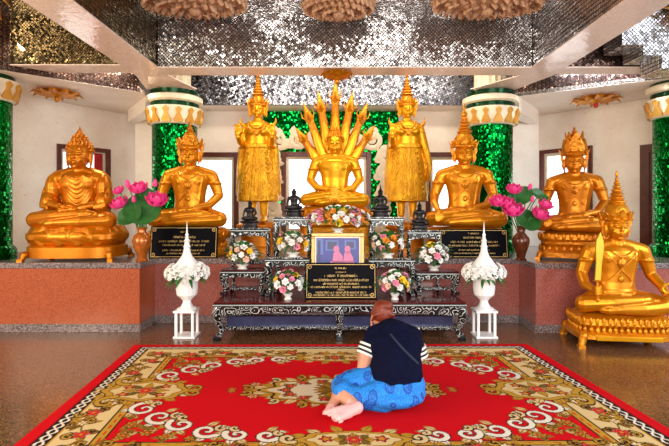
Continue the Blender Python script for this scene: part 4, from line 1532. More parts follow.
def lotus_vase(px, pyb, Y, blooms, buds, leaves, label, vm, vprof):
    x = (px - 337) * Y / 483
    t = thing('lotus_vase', label, 'vase of flowers', (x, Y, PLAT), 0, 'vases of magenta lotuses on the altar platform')
    MB().lathe(vprof, n=28).build('vase', M[vm], t)
    top = Vector((0, 0, vprof[-1][1]))
    stems = MB()

    def put(me, name, bx, by, r, dy):
        p = at(bx, by, Y + dy) - Vector((x, Y, PLAT))
        d = Vector((p.x * .7, -.35, .55)).normalized()
        if name == 'lotus_bud': d = Vector((p.x * .8, -.1, .9)).normalized()
        o = bpy.data.objects.new(name, me); C.objects.link(o); o.parent = t
        o.location = p - d * r * .35; o.scale = (r,) * 3
        o.rotation_euler = d.to_track_quat('Z', 'Y').to_euler()
        stems.tube([top + Vector((0, 0, -.12)), top + (p - top) * .5 + Vector((0, .03, .04)), p - d * r * .3], .007, 6)
    for bx, by, r, dy in blooms: put(LOT, 'lotus', bx, by, r * 1.1, dy)
    for bx, by, r, dy in buds: put(BUD, 'lotus_bud', bx, by, r, dy)
    lf = MB()
    for bx, by, rx, rz, dy, tilt in leaves:
        p = at(bx, by, Y + dy) - Vector((x, Y, PLAT))
        stems.tube([top + Vector((0, 0, -.12)), top + (p - top) * .6 + Vector((0, .02, .02)), p], .006, 6)
        n = 18
        mt = Matrix.Translation(p) @ Euler((R(60), R(tilt), 0)).to_matrix().to_4x4()
        rr = [mt @ Vector((rx * math.cos(2 * PI * k / n), rz * math.sin(2 * PI * k / n), .035 + .012 * math.cos(6 * PI * k / n))) for k in range(n)]
        r2 = [mt @ Vector((rx * .5 * math.cos(2 * PI * k / n), rz * .5 * math.sin(2 * PI * k / n), .008)) for k in range(n)]
        vs_ = rr + r2 + [mt @ Vector((0, 0, 0))]
        lf.add(vs_, [(k, (k + 1) % n, n + (k + 1) % n, n + k) for k in range(n)] + [(n + k, n + (k + 1) % n, 2 * n) for k in range(n)])
    lf.build('lotus_leaf', M['leaf_dark'], t)
    stems.build('stem', M['leaf'], t)
    return t


vp = [(.07, 0), (.075, .012), (.055, .03), (.06, .07), (.10, .18), (.115, .25), (.10, .31), (.05, .36), (.048, .39), (.072, .42), (.066, .42), (.04, .38)]
vp = [(r, z) for r, z in vp]
lotus_vase(142, 259, 6.02, [(120, 204, .115, 0), (139, 189, .115, .03), (157, 201, .135, -.05), (119, 191, .075, .02)], [(128, 185, .10, .04), (155, 184, .09, .04), (134, 200, .08, -.02)],
           [(143, 210, .24, .22, -.0, 10), (131, 216, .17, .14, -.03, -25), (146, 196, .13, .10, .07, 20)], 'amber vase of magenta lotuses and dark leaves beside the robed statue', 'amber_vase', vp)
vp2 = [(.065, 0), (.07, .012), (.05, .03), (.06, .08), (.098, .20), (.105, .25), (.09, .30), (.046, .35), (.044, .40), (.058, .43), (.052, .43), (.035, .39)]
lotus_vase(521, 260, 6.12, [(513, 211, .135, -.06), (498, 202, .11, 0), (507, 204, .10, -.02), (540, 215, .12, -.04), (545, 205, .10, .0), (514, 190, .10, .04)], [(530, 188, .085, .05), (532, 200, .08, .0)],
           [(527, 221, .17, .15, -.0, 20), (520, 197, .17, .13, .06, -30), (538, 196, .12, .08, .07, 25)], 'dark brown vase of magenta lotuses beside the leafy-crowned statue', 'brown_vase', vp2)


# ------------------------------------------------------------------ white urns on stands
def urn_set(px, Y, label_u, label_s):
    x = (px - 337) * Y / 483
    zt = 1.5 - (309 - 208) * Y / 483
    t = thing('plant_stand', label_s, 'stand', (x, Y, 0), 0, 'white flower stands')
    h = zt; w = .125
    MB().box(-w, w, -w, w, h - .025, h).build('top', M['white_paint'], t, smooth=False, bevel=.004)
    MB().box(-w, w, -w, w, .0, .022).build('base', M['white_paint'], t, smooth=False, bevel=.004)
    for sx in (-1, 1):
        for sy in (-1, 1):
            MB().box(sx * (w - .03) - .014, sx * (w - .03) + .014, sy * (w - .03) - .014, sy * (w - .03) + .014, .022, h - .025).build('leg', M['white_paint'], t, smooth=False)
    u = thing('flower_urn', label_u, 'urn', (x, Y, zt), 0, 'white urns with white flowers')
    MB().lathe([(.105, 0), (.11, .015), (.075, .03), (.05, .07), (.045, .10), (.07, .13), (.115, .17), (.125, .24), (.125, .32), (.14, .36), (.15, .375), (.135, .375), (.11, .30)], n=32, flute=1, fdep=.035).build('urn', M['white_paint'], u, angle=25)
    zc = .40
    lm = MB(); rnd = random.Random(int(px))
    for k in range(40):
        a = rnd.uniform(0, 2 * PI); el = rnd.uniform(-.6, .5)
        d = Vector((math.cos(a) * math.cos(el), math.sin(a) * math.cos(el), math.sin(el)))
        leaf_blade(lm, Vector((d.x * .12, d.y * .12, zc + d.z * .06)), d, .15, .02, .3)
    lm.build('foliage', M['leaf'], u)
    n = 60
    for i in range(n):
        a = PI * (3 - math.sqrt(5)) * i
        f = .75 - 1.25 * (i + .5) / n
        q = math.sqrt(1 - f * f)
        if math.sin(a) * q > .6: continue
        p = Vector((q * math.cos(a) * .245, q * math.sin(a) * .19, zc + .03 + f * .13)) * 1.
        o = bpy.data.objects.new('rose', rose('petal_white', 1., i)); C.objects.link(o); o.parent = u
        o.location = p; s_ = .036 * rnd.uniform(.8, 1.25); o.scale = (s_,) * 3
        o.rotation_euler = Vector((math.cos(a) * q, math.sin(a) * q - .2, f + .2)).to_track_quat('Z', 'Y').to_euler()
    z0 = .42
    pr = [(.15, z0), (.155, z0 + .05), (.135, z0 + .10), (.095, z0 + .155), (.06, z0 + .20), (.042, z0 + .25), (.034, z0 + .30), (.044, z0 + .31), (.030, z0 + .33), (.026, z0 + .37), (.034, z0 + .385), (.02, z0 + .40), (.016, z0 + .44), (.022, z0 + .45), (.010, z0 + .47), (.003, z0 + .60)]
    MB().lathe(pr, n=28).build('spire_lid', M['white_paint'], u)


urn_set(187, 5.66, 'white urn of white flowers with a spired white lid, left of the altar tables', 'small white stand under the left urn')
urn_set(484, 5.66, 'white urn of white flowers with a spired white lid, right of the altar tables', 'small white stand under the right urn')


# ------------------------------------------------------------------ plaques and picture
def plaque(px0, px1, py0, py1, Y, z0, tilt, lines, label, seed):
    x0, x1 = (px0 - 337) * Y / 483, (px1 - 337) * Y / 483
    w = x1 - x0
    zt = EYE - (py0 - 208) * Y / 483
    h = (zt - z0) / math.cos(tilt)
    t = thing('plaque', label, 'plaque', ((x0 + x1) / 2, Y, z0))
    t.rotation_euler = (-tilt, 0, 0)
    MB().box(-w / 2, w / 2, 0, .035, 0, h).build('slab', M['sign_black'], t, smooth=False, bevel=.004)
    b = MB(); k = .018; q = .005
    for (a0, a1, b0, b1) in ((-w / 2 + k, w / 2 - k, k, k + q), (-w / 2 + k, w / 2 - k, h - k - q, h - k), (-w / 2 + k, -w / 2 + k + q, k, h - k), (w / 2 - k - q, w / 2 - k, k, h - k)):
        b.box(a0, a1, -.002, .002, b0, b1)
    for sx in (-1, 1):
        for sz in (0, 1):
            cx, cz = sx * (w / 2 - .05), (.05 if sz == 0 else h - .05)
            p = [(cx + sx * .028 * (1 - .8 * i / 14) * math.cos(1.2 + i * .55), -.002, cz + (.028 if sz else -.028) * (1 - .8 * i / 14) * math.sin(1.2 + i * .55)) for i in range(15)]
            b.tube(p, .0042, 5)
    b.build('border', M['letter_gold'], t, smooth=False)
    # lines of small looped characters
    rnd = random.Random(seed)
    for (fz, frac, ch) in lines:
        ch *= .82
        L = MB()
        zc = h * fz; lw = w * frac
        x = -lw / 2
        while x < lw / 2:
            g = rnd.random(); cw = ch * rnd.uniform(.45, .75)
            s_ = ch * .10
            if g < .12:
                x += cw; continue
            L.box(x, x + s_, -.0025, .001, zc - ch / 2, zc + ch / 2)
            if g < .8: L.box(x + cw - s_, x + cw, -.0025, .001, zc - ch / 2, zc + ch * .5)
            if g < .6: L.box(x, x + cw, -.0025, .001, zc + ch / 2 - s_, zc + ch / 2)
            elif g < .8: L.box(x, x + cw, -.0025, .001, zc - ch / 2, zc - ch / 2 + s_)
            L.box(x + s_, x + s_ * 2.2, -.0025, .001, zc - ch / 2, zc - ch / 2 + s_ * 1.6)
            if rnd.random() < .25: L.box(x + cw * .2, x + cw * .9, -.0025, .001, zc + ch * .68, zc + ch * .8)
            x += cw * 1.25
        L.build('lettering', M['letter_gold'], t, smooth=False)
    return t


plaque(149, 217, 226.5, 258.5, 6.33, PLAT, R(8), [(.82, .1, .022), (.66, .34, .026), (.53, .72, .026), (.41, .62, .022), (.25, .62, .022), (.15, .5, .018)], 'black granite plaque with gilded Thai lettering before the left crowned statue', 1)
plaque(440, 509, 229, 259.5, 6.33, PLAT, R(8), [(.84, .16, .022), (.70, .30, .026), (.55, .68, .024), (.43, .74, .024), (.28, .45, .02), (.17, .6, .018)], 'black granite plaque with gilded Thai lettering before the right crowned statue', 2)
plaque(305, 377, 263.5, 297, 5.64, TT, R(9), [(.85, .17, .022), (.74, .14, .018), (.64, .46, .026), (.52, .76, .026), (.42, .50, .022), (.33, .84, .022), (.26, .10, .018), (.18, .70, .022), (.11, .80, .022)], 'black plaque with gilded Thai lettering on the long altar table below the framed picture', 3)

# framed picture
Y = 5.80
xa, xb = (311 - 337) * Y / 483, (364.5 - 337) * Y / 483
z0p, ztp = .66, EYE - (233 - 208) * Y / 483
tp = thing('framed_picture', 'gilt-framed blue picture of two seated people in pink, propped above the black plaque', 'picture', ((xa + xb) / 2, Y, TT))
tp.rotation_euler = (R(-4), 0, 0)
w, h0, h1 = (xb - xa) / 2, .07, ztp - TT
f = MB(); k = .045
for (a0, a1, b0, b1) in ((-w, w, h0, h0 + k), (-w, w, h1 - k, h1), (-w, -w + k, h0 + k, h1 - k), (w - k, w, h0 + k, h1 - k)):
    f.box(a0, a1, 0, .03, b0, b1)
f.build('frame', M['letter_gold'], tp, smooth=False, bevel=.01)
f = MB(); k2 = .016
A, B, D, E_ = -w + k, w - k, h0 + k, h1 - k
for (a0, a1, b0, b1) in ((A, B, D, D + k2), (A, B, E_ - k2, E_), (A, A + k2, D + k2, E_ - k2), (B - k2, B, D + k2, E_ - k2)):
    f.box(a0, a1, .006, .026, b0, b1)
f.build('mat_board', M['marble_trim'], tp, smooth=False)
MB().box(A + k2, B - k2, .012, .022, D + k2, E_ - k2).build('print', M['print_blue'], tp, smooth=False)
ww, hh = (B - A - 2 * k2), (E_ - D - 2 * k2)
pz = lambda u, v: (A + k2 + ww * u, D + k2 + hh * v)
def pic(name, m, shapes, dy):
    q = MB()
    for poly in shapes:
        q.plate([pz(u, v if v > .93 else min(1., .30 + .70 * v) if v > .001 else 0.) for u, v in poly], Matrix.Translation((0, .0105 - dy, 0)), .0015)
    q.build(name, m, tp, smooth=False)
circ = lambda cu_, cv, ru, rv: [(cu_ + ru * math.cos(2 * PI * i / 14), cv + rv * math.sin(2 * PI * i / 14)) for i in range(14)]
pic('print_window', M['print_light'], [[(.22, .62), (.52, .62), (.52, .93), (.22, .93)], [(.66, .66), (.92, .66), (.92, .93), (.66, .93)], [(.0, .5), (.16, .5), (.16, .98), (.0, .98)]], 0)
pic('print_dark_shape', M['print_deep'], [[(0, 0), (1, 0), (1, .2), (0, .28)], [(.26, .66), (.48, .66), (.48, .89), (.26, .89)], [(.70, .70), (.88, .70), (.88, .89), (.70, .89)], [(.03, .3), (.1, .3), (.1, .95), (.03, .95)]], .0016)  # deep blue shapes of the printed picture
pic('print_figure', M['silk_pink'], [[(.36, .12), (.60, .12), (.62, .45), (.52, .62), (.40, .55)], [(.60, .12), (.86, .12), (.86, .40), (.78, .60), (.66, .58)], circ(.47, .66, .07, .11), circ(.73, .66, .07, .11), [(.3, .16), (.9, .16), (.88, .3), (.34, .3)]], .0032)
sp_ = MB().box(-w * .6, w * .6, .02, .05, 0, h0 + .02)
sp_.build('easel_foot', M['lacquer_black'], tp, smooth=False)


# ------------------------------------------------------------------ the rug
def paint_rug(HA, HB, step):
    a = np.arange(0, HA + step * .5, step); b = np.arange(0, HB + step * .5, step)
    A_, B_ = np.meshgrid(a, b)
    RED, DRED = lin((200, 6, 20)), lin((146, 6, 18))
    CREAM, GOLD, DGOLD, BLK, WHT, OLV, PINK = lin((214, 186, 132)), lin((186, 140, 46)), lin((140, 96, 30)), lin((38, 22, 20)), lin((226, 214, 196)), lin((96, 84, 34)), lin((206, 70, 60))
    img = np.zeros(A_.shape + (3,)); img[:] = RED

    def put(mask, c): img[mask] = c
    e_ = np.minimum(HA - A_, (HB - B_) * 1.2)
    s_ = np.where(HA - A_ < HB - B_, B_, A_)
    put(e_ < .54, GOLD)
    put(e_ < .475, BLK); put(e_ < .46, CREAM)
    put((e_ > .50) & (e_ < .515) & (np.mod(s_, .09) < .05), RED)
    put((e_ > .53) & (e_ < .545), BLK)
    put(e_ < .215, GOLD); put(e_ < .20, BLK)
    for sg in (1, -1):
        put((e_ < .195) & (np.abs(e_ - .15 - sg * .026 * np.sin(2 * PI * s_ / .17)) < .0085), WHT)
    put((e_ < .10), DRED); put(e_ < .092, RED)

    def seg(pts, w0, w1, c, edge=None):
        pts = np.array(pts)
        d = np.full(A_.shape, 9.); tt = np.zeros(A_.shape)
        n = len(pts) - 1
        x0, x1 = pts[:, 0].min() - .08, pts[:, 0].max() + .08
        y0_, y1_ = pts[:, 1].min() - .08, pts[:, 1].max() + .08
        i0, i1 = max(0, int(y0_ / step)), max(0, int(y1_ / step) + 2)
        j0, j1 = max(0, int(x0 / step)), max(0, int(x1 / step) + 2)
        SA, SB = A_[i0:i1, j0:j1], B_[i0:i1, j0:j1]
        if SA.size == 0: return
        d = np.full(SA.shape, 9.); wd = np.full(SA.shape, w0)
        for i in range(n):
            p, q = pts[i], pts[i + 1]
            v = q - p; L2 = (v ** 2).sum() + 1e-9
            u = np.clip(((SA - p[0]) * v[0] + (SB - p[1]) * v[1]) / L2, 0, 1)
            dd = np.hypot(SA - p[0] - u * v[0], SB - p[1] - u * v[1])
            w = w0 + (w1 - w0) * (i + u) / n
            k = dd - w < d - wd
            d = np.where(k, dd, d); wd = np.where(k, w, wd)
        sub = img[i0:i1, j0:j1]
        if edge is not None: sub[d < wd + .009] = edge
        sub[d < wd] = c

    def spiral(cx, cy, r, a0, turns, hand, w0, w1, c, edge=BLK, sq=1.):
        n = 26
        seg([(cx + r * (1 - .88 * i / n) * math.cos(a0 + hand * turns * 2 * PI * i / n), cy + sq * r * (1 - .88 * i / n) * math.sin(a0 + hand * turns * 2 * PI * i / n)) for i in range(n + 1)], w0, w1, c, edge)

    def flower(cx, cy, r, c1, c2, n=5, rot=0.):
        dx, dy = A_ - cx, B_ - cy
        rr = np.hypot(dx, dy); th = np.arctan2(dy, dx) + rot
        lim = r * (.74 + .26 * np.cos(n * th))
        put(rr < lim + .010, BLK); put(rr < lim, c1); put(rr < lim * .62, c2); put(rr < r * .22, GOLD)

    def leaf(cx, cy, L, w, ang, c):
        dx, dy = A_ - cx, B_ - cy
        u = dx * math.cos(ang) + dy * math.sin(ang); v = -dx * math.sin(ang) + dy * math.cos(ang)
        t_ = np.clip(u / L, 0, 1)
        m = (u > 0) & (u < L) & (np.abs(v) < w * np.sin(PI * t_ ** .8))
        m2 = (u > -.006) & (u < L + .008) & (np.abs(v) < w * np.sin(PI * t_ ** .8) + .008)
        put(m2, DGOLD); put(m, c); put(m & (np.abs(v) < .004), DGOLD)

    rnd = random.Random(5)
    # wide cream border: vine, leaves and blossoms
    def vine(fn, s0, s1, stepv):
        k = 0; s2 = s0
        pts = []
        while s2 < s1:
            pts.append(fn(s2, .33 + .05 * math.sin(s2 * 9)))
            s2 += .02
        seg(pts, .006, .006, OLV)
        s2 = s0 + stepv * .5
        while s2 < s1:
            x, y = fn(s2, .33 + .05 * math.sin(s2 * 9))
            for q in range(4):
                leaf(x, y, rnd.uniform(.08, .13), .022, rnd.uniform(0, 2 * PI), (GOLD, OLV, DGOLD)[q % 3])
            spiral(x + .07, y + .03, .045, rnd.random() * 6, 1., 1, .010, .005, (GOLD, DGOLD)[k % 2]); spiral(x - .05, y - .05, .04, rnd.random() * 6, 1., -1, .010, .005, (DGOLD, GOLD)[k % 2])
            if k % 2 == 0: flower(x, y, .058, PINK, RED, 5, rnd.random())
            else: flower(x, y, .05, GOLD, WHT, 6, rnd.random())
            k += 1; s2 += stepv
    vine(lambda s2, o: (HA - o, s2), 0., HB - .3, .17)
    vine(lambda s2, o: (s2, HB - o), 0., HA - .3, .17)
    # blossoms on red in the corners of the field
    for (x, y, r) in ((1.50, .78, .055), (1.36, .74, .05), (1.50, .62, .05), (1.22, .80, .045), (1.38, .62, .04), (1.06, .83, .035), (1.55, .48, .035)):
        for q in range(4):
            leaf(x, y, r * 1.8, .02, rnd.uniform(0, 2 * PI), (GOLD, DGOLD, CREAM, OLV)[q])
        flower(x, y, r, GOLD, DRED, 6, rnd.random())
    # cream scrolls edging the field
    for (cx, cy, r, a0, tr, hd) in ((1.50, .36, .10, -1.4, 1.2, 1), (1.34, .50, .10, 2.4, 1.2, -1), (1.16, .62, .09, -.6, 1.2, 1), (.97, .72, .085, 2.6, 1.2, -1), (.76, .77, .075, -.4, 1.2, 1), (.56, .79, .07, 2.6, 1.1, -1)):
        for q in range(5):
            an = a0 - .9 + q * .75
            leaf(cx + r * .95 * math.cos(an), cy + r * .95 * math.sin(an), .085, .022, an + hd * .8, (WHT, CREAM, GOLD)[q % 3])
        spiral(cx, cy, r * 1.12, a0, tr, hd, .021, .008, WHT)
        spiral(cx + r * 1.2 * math.cos(a0 - hd * .9), cy + r * 1.2 * math.sin(a0 - hd * .9), r * .5, a0 + 2.6, 1., -hd, .013, .005, CREAM)

    def cart(cx, cy, rx, ry, lob):
        dx, dy = (A_ - cx) / rx, (B_ - cy) / ry
        rr = np.hypot(dx, dy); th = np.arctan2(dy, dx)
        lim = 1 + .06 * np.cos(lob * th)
        nn = 14
        for k in range(nn):
            an = 2 * PI * k / nn
            x, y = cx + rx * .95 * math.cos(an), cy + ry * .95 * math.sin(an)
            if x < -.05 or y < -.05: continue
            leaf(x, y, .10, .03, an + .35, GOLD if k % 2 else CREAM)
        put(rr < lim + .04, BLK); put(rr < lim, GOLD); put(rr < lim * .84, DGOLD); put(rr < lim * .80, CREAM)
        for k in range(8):
            an = 2 * PI * k / 8
            leaf(cx + rx * .2 * math.cos(an), cy + ry * .2 * math.sin(an), min(rx, ry) * .55, .026, an, (GOLD, OLV)[k % 2])
    cart(1.60, 0., .34, .21, 8)
    flower(1.60, .0, .07, PINK, RED, 6); flower(1.76, .08, .045, RED, GOLD, 5); flower(1.46, .09, .04, RED, GOLD, 5)
    spiral(1.20, .05, .06, 0, 1.1, 1, .014, .006, GOLD); leaf(1.26, .0, -.0 + .10, .03, PI, GOLD)
    spiral(1.82, .24, .11, -1.8, .9, 1, .024, .01, GOLD)
    cart(0., HB - .47, .36, .115, 8)
    flower(0., HB - .47, .06, PINK, RED, 6); flower(.18, HB - .48, .04, RED, GOLD, 5)
    spiral(.42, HB - .49, .06, 2.2, 1.1, -1, .018, .008, CREAM)
    # centre medallion
    for k in range(10):
        an = k * PI / 18
        leaf(.58 * math.cos(an), .24 * math.sin(an), .13 if k > 1 else .20, .032, an * .9, (GOLD, CREAM)[k % 2])
    spiral(.78, .05, .055, 1.0, 1.1, 1, .013, .006, GOLD); flower(.72, .13, .04, CREAM, RED, 5); flower(.90, .02, .035, GOLD, RED, 5)
    spiral(.55, .22, .05, 1.0, 1.1, 1, .012, .006, CREAM); spiral(.34, .29, .05, 1.6, 1.1, 1, .012, .006, GOLD)
    dx, dy = A_ / .62, B_ / .27
    rr = np.hypot(dx, dy); th = np.arctan2(dy, dx)
    lim = 1 + .08 * np.cos(10 * th)
    put(rr < lim + .04, BLK); put(rr < lim, GOLD); put(rr < lim * .92, lin((214, 196, 168)))
    for (x, y, r) in ((.42, .09, .04), (.32, .16, .04), (.16, .19, .04), (.0, .20, .04), (.46, .0, .04)):
        for q in range(4):
            leaf(x, y, .07, .018, rnd.uniform(0, 2 * PI), (GOLD, OLV)[q % 2])
        flower(x, y, r, PINK, RED, 5, rnd.random())
    for k in range(7):
        an = k * PI / 12
        leaf(.06 * math.cos(an), .04 * math.sin(an), .17, .022, an, (GOLD, DGOLD, OLV)[k % 3])
    flower(.0, .0, .07, PINK, RED, 8)
    return a, b, img


STEP = .0065
HA, HB = 2.14, 1.32
qa, qb, q = paint_rug(HA, HB, STEP)
full = np.concatenate([q[:, ::-1][:, :-1], q], axis=1)
full = np.concatenate([full[::-1][:-1], full], axis=0)
ua = np.concatenate([-qa[::-1][:-1], qa]); ub = np.concatenate([-qb[::-1][:-1], qb])
ny, nx = full.shape[:2]
U, V = np.meshgrid(ua, ub)
# back left corner, width and depth directions of the slightly skewed rug
bl0 = np.array([-2.20, 5.25]); wv = np.array([1.0, .009]); dv = np.array([.078, -1.0])
S_, T2 = U + HA, HB - V          # 0..width, 0..depth from the back
X = bl0[0] + wv[0] * S_ + dv[0] * T2
Yy = bl0[1] + wv[1] * S_ + dv[1] * T2
co = np.stack([X, Yy, np.full(X.shape, .014)], -1).reshape(-1, 3)
idx = np.arange(ny * nx).reshape(ny, nx)
quads = np.stack([idx[:-1, :-1], idx[:-1, 1:], idx[1:, 1:], idx[1:, :-1]], -1).reshape(-1, 4)
# hem down to the floor
rim = np.concatenate([idx[0, :], idx[1:, -1], idx[-1, -2::-1], idx[-2:0:-1, 0]])
low = co[rim].copy(); low[:, 2] = .0005
nl = len(rim); base = len(co)
co = np.concatenate([co, low])
k = np.arange(nl)
hem = np.stack([rim[k], base + k, base + (k + 1) % nl, rim[(k + 1) % nl]], -1)
allq = np.concatenate([quads, hem])
me = bpy.data.meshes.new('woven_rug')
me.vertices.add(len(co)); me.vertices.foreach_set('co', co.ravel())
me.loops.add(allq.size); me.loops.foreach_set('vertex_index', allq.ravel().astype(np.int32))
me.polygons.add(len(allq)); me.polygons.foreach_set('loop_start', np.arange(0, allq.size, 4, dtype=np.int32))
me.update(calc_edges=True)
ca = me.color_attributes.new('weave', 'FLOAT_COLOR', 'POINT')
cols = np.ones((len(co), 4), dtype=np.float32)
fl_ = full.reshape(-1, 3)
cols[:base, :3] = fl_; cols[base:, :3] = fl_[rim]
ca.data.foreach_set('color', cols.ravel())
me.validate()
tag(link('rug', me, M['rug']), 'large red rug with cream and gold floral borders and a central medallion on the floor', 'rug')

# ------------------------------------------------------------------ the kneeling visitor
RUGZ = .015
pt = thing('person', 'person seated on the rug with bowed head, wearing a navy top and blue skirt', 'person', (.42, 3.74, RUGZ))
O = Vector((.42, 3.74, RUGZ))
body = MB()
Lc = lambda x, y, z: (x - O.x, y - O.y, z)
# pelvis, spine, shoulders (sitting to the right, legs folded to the left)
body.ell(Lc(.45, 3.70, .15), (.19, .17, .15))
body.chain([Lc(.46, 3.71, .18), Lc(.465, 3.74, .32), Lc(.45, 3.82, .46)], [.165, .15, .13])
body.chain([Lc(.295, 3.86, .465), Lc(.44, 3.85, .50), Lc(.60, 3.85, .455)], [.075, .085, .075])
body.chain([Lc(.425, 3.88, .50), Lc(.39, 3.95, .57)], [.062, .052])
# head, bowed forward and to the left
HC = Vector(Lc(.368, 3.975, .615))
body.ell(HC, (.076, .092, .10), (R(-35), 0, R(25)))
body.ell(HC + Vector((-.02, .055, -.05)), (.055, .06, .06))
body.chain([HC + Vector((-.035, .088, .0)), HC + Vector((-.047, .114, -.03))], [.012, .017], 8)
for qq in (-1, 1):
    body.ell(HC + Vector((qq * .074, .015 + qq * .02, -.015)), (.012, .022, .032), (R(-30), 0, 0))
    body.ell(HC + Vector((-.03 + qq * .032, .084, .005)), (.016, .012, .01))
body.ell(HC + Vector((-.042, .094, -.055)), (.024, .014, .01))
# arms: elbows low, forearms up to joined palms before the face
body.chain([Lc(.285, 3.85, .455), Lc(.235, 3.79, .345), Lc(.205, 3.80, .225)], [.060, .056, .048])
body.chain([Lc(.205, 3.80, .225), Lc(.215, 3.93, .31), Lc(.285, 4.08, .42)], [.047, .041, .027])
body.chain([Lc(.60, 3.85, .445), Lc(.635, 3.86, .33), Lc(.62, 3.92, .23)], [.060, .054, .044])
body.chain([Lc(.62, 3.92, .23), Lc(.48, 4.03, .31), Lc(.335, 4.10, .42)], [.043, .038, .026])
for qq in (-1, 1):
    b0 = Vector(Lc(.31 + qq * .016, 4.11, .45))
    body.ell(b0, (.014, .032, .042), (R(-20), 0, 0))
    for k in range(4):
        o = b0 + Vector((0, (k - 1.5) * .0165, .035))
        Lf = (.055, .068, .07, .06)[k]
        body.chain([o, o + Vector((0, .012, Lf * .55)), o + Vector((-qq * .003, .026, Lf))], [.0088, .0082, .0068], 8)
    body.chain([b0 + Vector((0, -.028, .0)), b0 + Vector((0, -.044, .03)), b0 + Vector((0, -.042, .056))], [.0105, .0095, .0075], 8)
# thighs and folded shins
body.chain([Lc(.36, 3.72, .12), Lc(.17, 3.77, .125), Lc(.03, 3.75, .095)], [.105, .09, .068])
body.chain([Lc(.03, 3.75, .09), Lc(.055, 3.62, .08), Lc(.125, 3.485, .062)], [.068, .062, .042])
body.chain([Lc(.48, 3.80, .12), Lc(.25, 3.92, .11), Lc(.09, 3.90, .085)], [.10, .085, .065])
body.chain([Lc(.09, 3.90, .08), Lc(.02, 3.76, .07), Lc(-.012, 3.60, .055)], [.062, .055, .038])
# near foot: heel right, toes lower left, sole turned to the viewer
h_, to = Vector(Lc(.145, 3.455, .058)), Vector(Lc(-.045, 3.315, .036))
fd = (to - h_); fl2 = fd.length; fu = fd / fl2
sd = Vector((-fu.y, fu.x, 0))
body.chain([h_, h_ + fd * .45, h_ + fd * .78], [.046, .040, .038])
body.chain([h_ + fd * .3 + Vector((0, .012, .012)), h_ + fd * .80 + Vector((-.012, .022, .026))], [.034, .031])
body.chain([h_ + fd * .3 - Vector((0, .012, .01)), h_ + fd * .76 - Vector((-.012, .024, .0))], [.034, .029])
for k in range(5):
    o = h_ + fd * (.90 - .035 * k) + Vector((-.022 + .0145 * k, .042 - .0235 * k, .030 - .010 * k))
    r = (.018, .0125, .012, .0112, .0105)[k]
    body.chain([o, o + fu * (.040 - .004 * k)], [r, r * .85], 8)
# far foot tucked behind
h2, t2 = Vector(Lc(-.015, 3.60, .05)), Vector(Lc(-.06, 3.47, .030))
body.chain([h2, h2 + (t2 - h2) * .6, t2], [.036, .034, .028])
for k in range(5):
    o = t2 + Vector(((k - 2) * .016, -.012 + .004 * abs(k - 1), -.004))
    body.chain([o, o + Vector((-.006, -.028, -.004))], [.0105, .008], 8)
mesh_b = body.remesh('person_skin', .0055, 2)
ob = link('body', mesh_b, [M['skin'], M['skin_sole']], pt)
for p in mesh_b.polygons:     # pale soles and toes
    c = p.center
    if c.y < 3.50 - O.y and c.z < .15 and (c.x < .10 - O.x or c.y < 3.47 - O.y):
        p.material_index = 1
# skirt
sk = MB()
sk.ell(Lc(.455, 3.70, .13), (.228, .218, .15))
sk.ell(Lc(.42, 3.66, .085), (.26, .23, .09))
sk.chain([Lc(.42, 3.72, .15), Lc(.20, 3.76, .13), Lc(.045, 3.75, .10)], [.15, .115, .095])
sk.chain([Lc(.46, 3.79, .14), Lc(.25, 3.90, .11), Lc(.10, 3.89, .09)], [.14, .105, .088])
sk.chain([Lc(.045, 3.75, .10), Lc(.05, 3.66, .09)], [.095, .088])
sk.chain([Lc(.34, 3.60, .085), Lc(.17, 3.58, .08), Lc(.075, 3.64, .08)], [.13, .082, .075])
sk.chain([Lc(.45, 3.70, .2), Lc(.465, 3.735, .25)], [.18, .165])
for k in range(6):   # soft folds
    sk.chain([Lc(.54 - .03 * k, 3.51 + .012 * k, .20), Lc(.38 - .03 * k, 3.53, .12), Lc(.2 - .02 * k, 3.52 + .01 * k, .06)], [.010, .016, .010], 6)
me = sk.remesh('skirt_cloth', .011, 4, cut=[((0, 0, .0), (0, 0, -1)), ((0, 0, .30), (0, 0, 1))])
link('skirt', me, M['skirt'], pt)
# top
sh_ = MB()
sh_.chain([Lc(.455, 3.715, .20), Lc(.465, 3.75, .34), Lc(.45, 3.83, .455)], [.212, .19, .15])
sh_.chain([Lc(.30, 3.86, .462), Lc(.44, 3.85, .505), Lc(.595, 3.85, .455)], [.086, .10, .09])
sh_.chain([Lc(.39, 3.79, .40), Lc(.53, 3.79, .40)], [.145, .145])
sh_.chain([Lc(.30, 3.85, .46), Lc(.255, 3.82, .39)], [.078, .073])
sh_.chain([Lc(.59, 3.85, .45), Lc(.632, 3.86, .37)], [.080, .073])
sh_.chain([Lc(.425, 3.88, .505), Lc(.408, 3.91, .54)], [.085, .068])
for k in range(4):
    sh_.chain([Lc(.32 + .05 * k, 3.63 + .01 * k, .26 + .02 * k), Lc(.44 + .05 * k, 3.58 + .02 * k, .28 + .015 * k), Lc(.60, 3.66, .34 + .01 * k)], [.007, .010, .007], 6)
me = sh_.remesh('top_cloth', .0095, 4, cut=[(Lc(.46, 3.7, .165), (-.22, 0, -1))])
pt_shirt = link('shirt', me, M['navy'], pt)
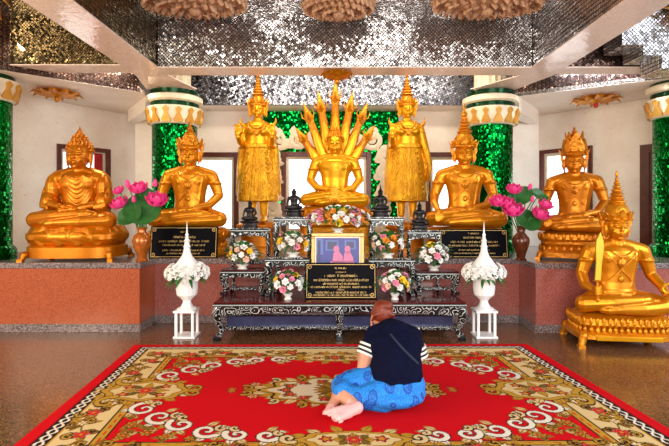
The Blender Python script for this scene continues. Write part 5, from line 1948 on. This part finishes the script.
# striped sleeve cuffs
for (p, d) in ((Lc(.258, 3.825, .40), Vector((-.045, -.035, -.10))), (Lc(.632, 3.86, .375), Vector((.03, .0, -.115)))):
    d = d.normalized(); p = Vector(p)
    for k in range(5):
        m = MB().tube([p + d * (.0 + .017 * k), p + d * (.0085 + .017 * k), p + d * (.017 + .017 * k)], [.080 - .0005 * k] * 3, 20)
        o = m.build('sleeve_stripe', M['stripe_white' if k % 2 == 0 else 'stripe_black'], pt)
        o['label'] = 'white sleeve stripe' if k % 2 == 0 else 'black sleeve stripe'
# hair with a bun
hr = MB()
hr.ell(HC + Vector((.006, -.012, .018)), (.086, .096, .10), (R(-35), 0, R(25)))
hr.ell(HC + Vector((.004, -.045, .0)), (.076, .055, .066))
hr.ell(HC + Vector((-.06, .01, .0)), (.028, .045, .045), (0, R(15), 0))
hr.ell(HC + Vector((.06, .02, .0)), (.03, .05, .055))
hr.ell(HC + Vector((.035, -.055, .075)), (.052, .045, .042))
for k in range(16):
    a = -1.3 + 2.6 * k / 15
    hr.chain([HC + Vector((.09 * math.sin(a), -.03 - .03 * math.cos(a), -.055 + .02 * math.cos(a))), HC + Vector((.08 * math.sin(a) + .01, -.085, .02 * math.cos(a))), HC + Vector((.035, -.075, .065))], [.006, .011, .007], 6)
me = hr.remesh('hair_mass', .006, 1)
link('hair', me, M['hair_red'], pt)
MB().lathe([(.040, -.008), (.047, 0), (.040, .008)], HC + Vector((.03, -.045, .048)), 16).build('hair_tie', M['stripe_black'], pt)
# dark strap lying across the back
from mathutils.bvhtree import BVHTree
sm = pt_shirt.data
bv = BVHTree.FromPolygons([v.co.copy() for v in sm.vertices], [tuple(p.vertices) for p in sm.polygons])
pts = []
for i in range(13):
    f = i / 12
    x, z = .41 + .20 * f - O.x, .535 - .20 * f - O.z
    hit = bv.ray_cast(Vector((x, -1.5, z)), Vector((0, 1, 0)))
    if hit[0] is not None: pts.append(hit[0] + Vector((0, -.003, 0)))
if len(pts) > 2:
    MB().tube(pts, .011, 8, .5).build('strap', M['slate'], pt)
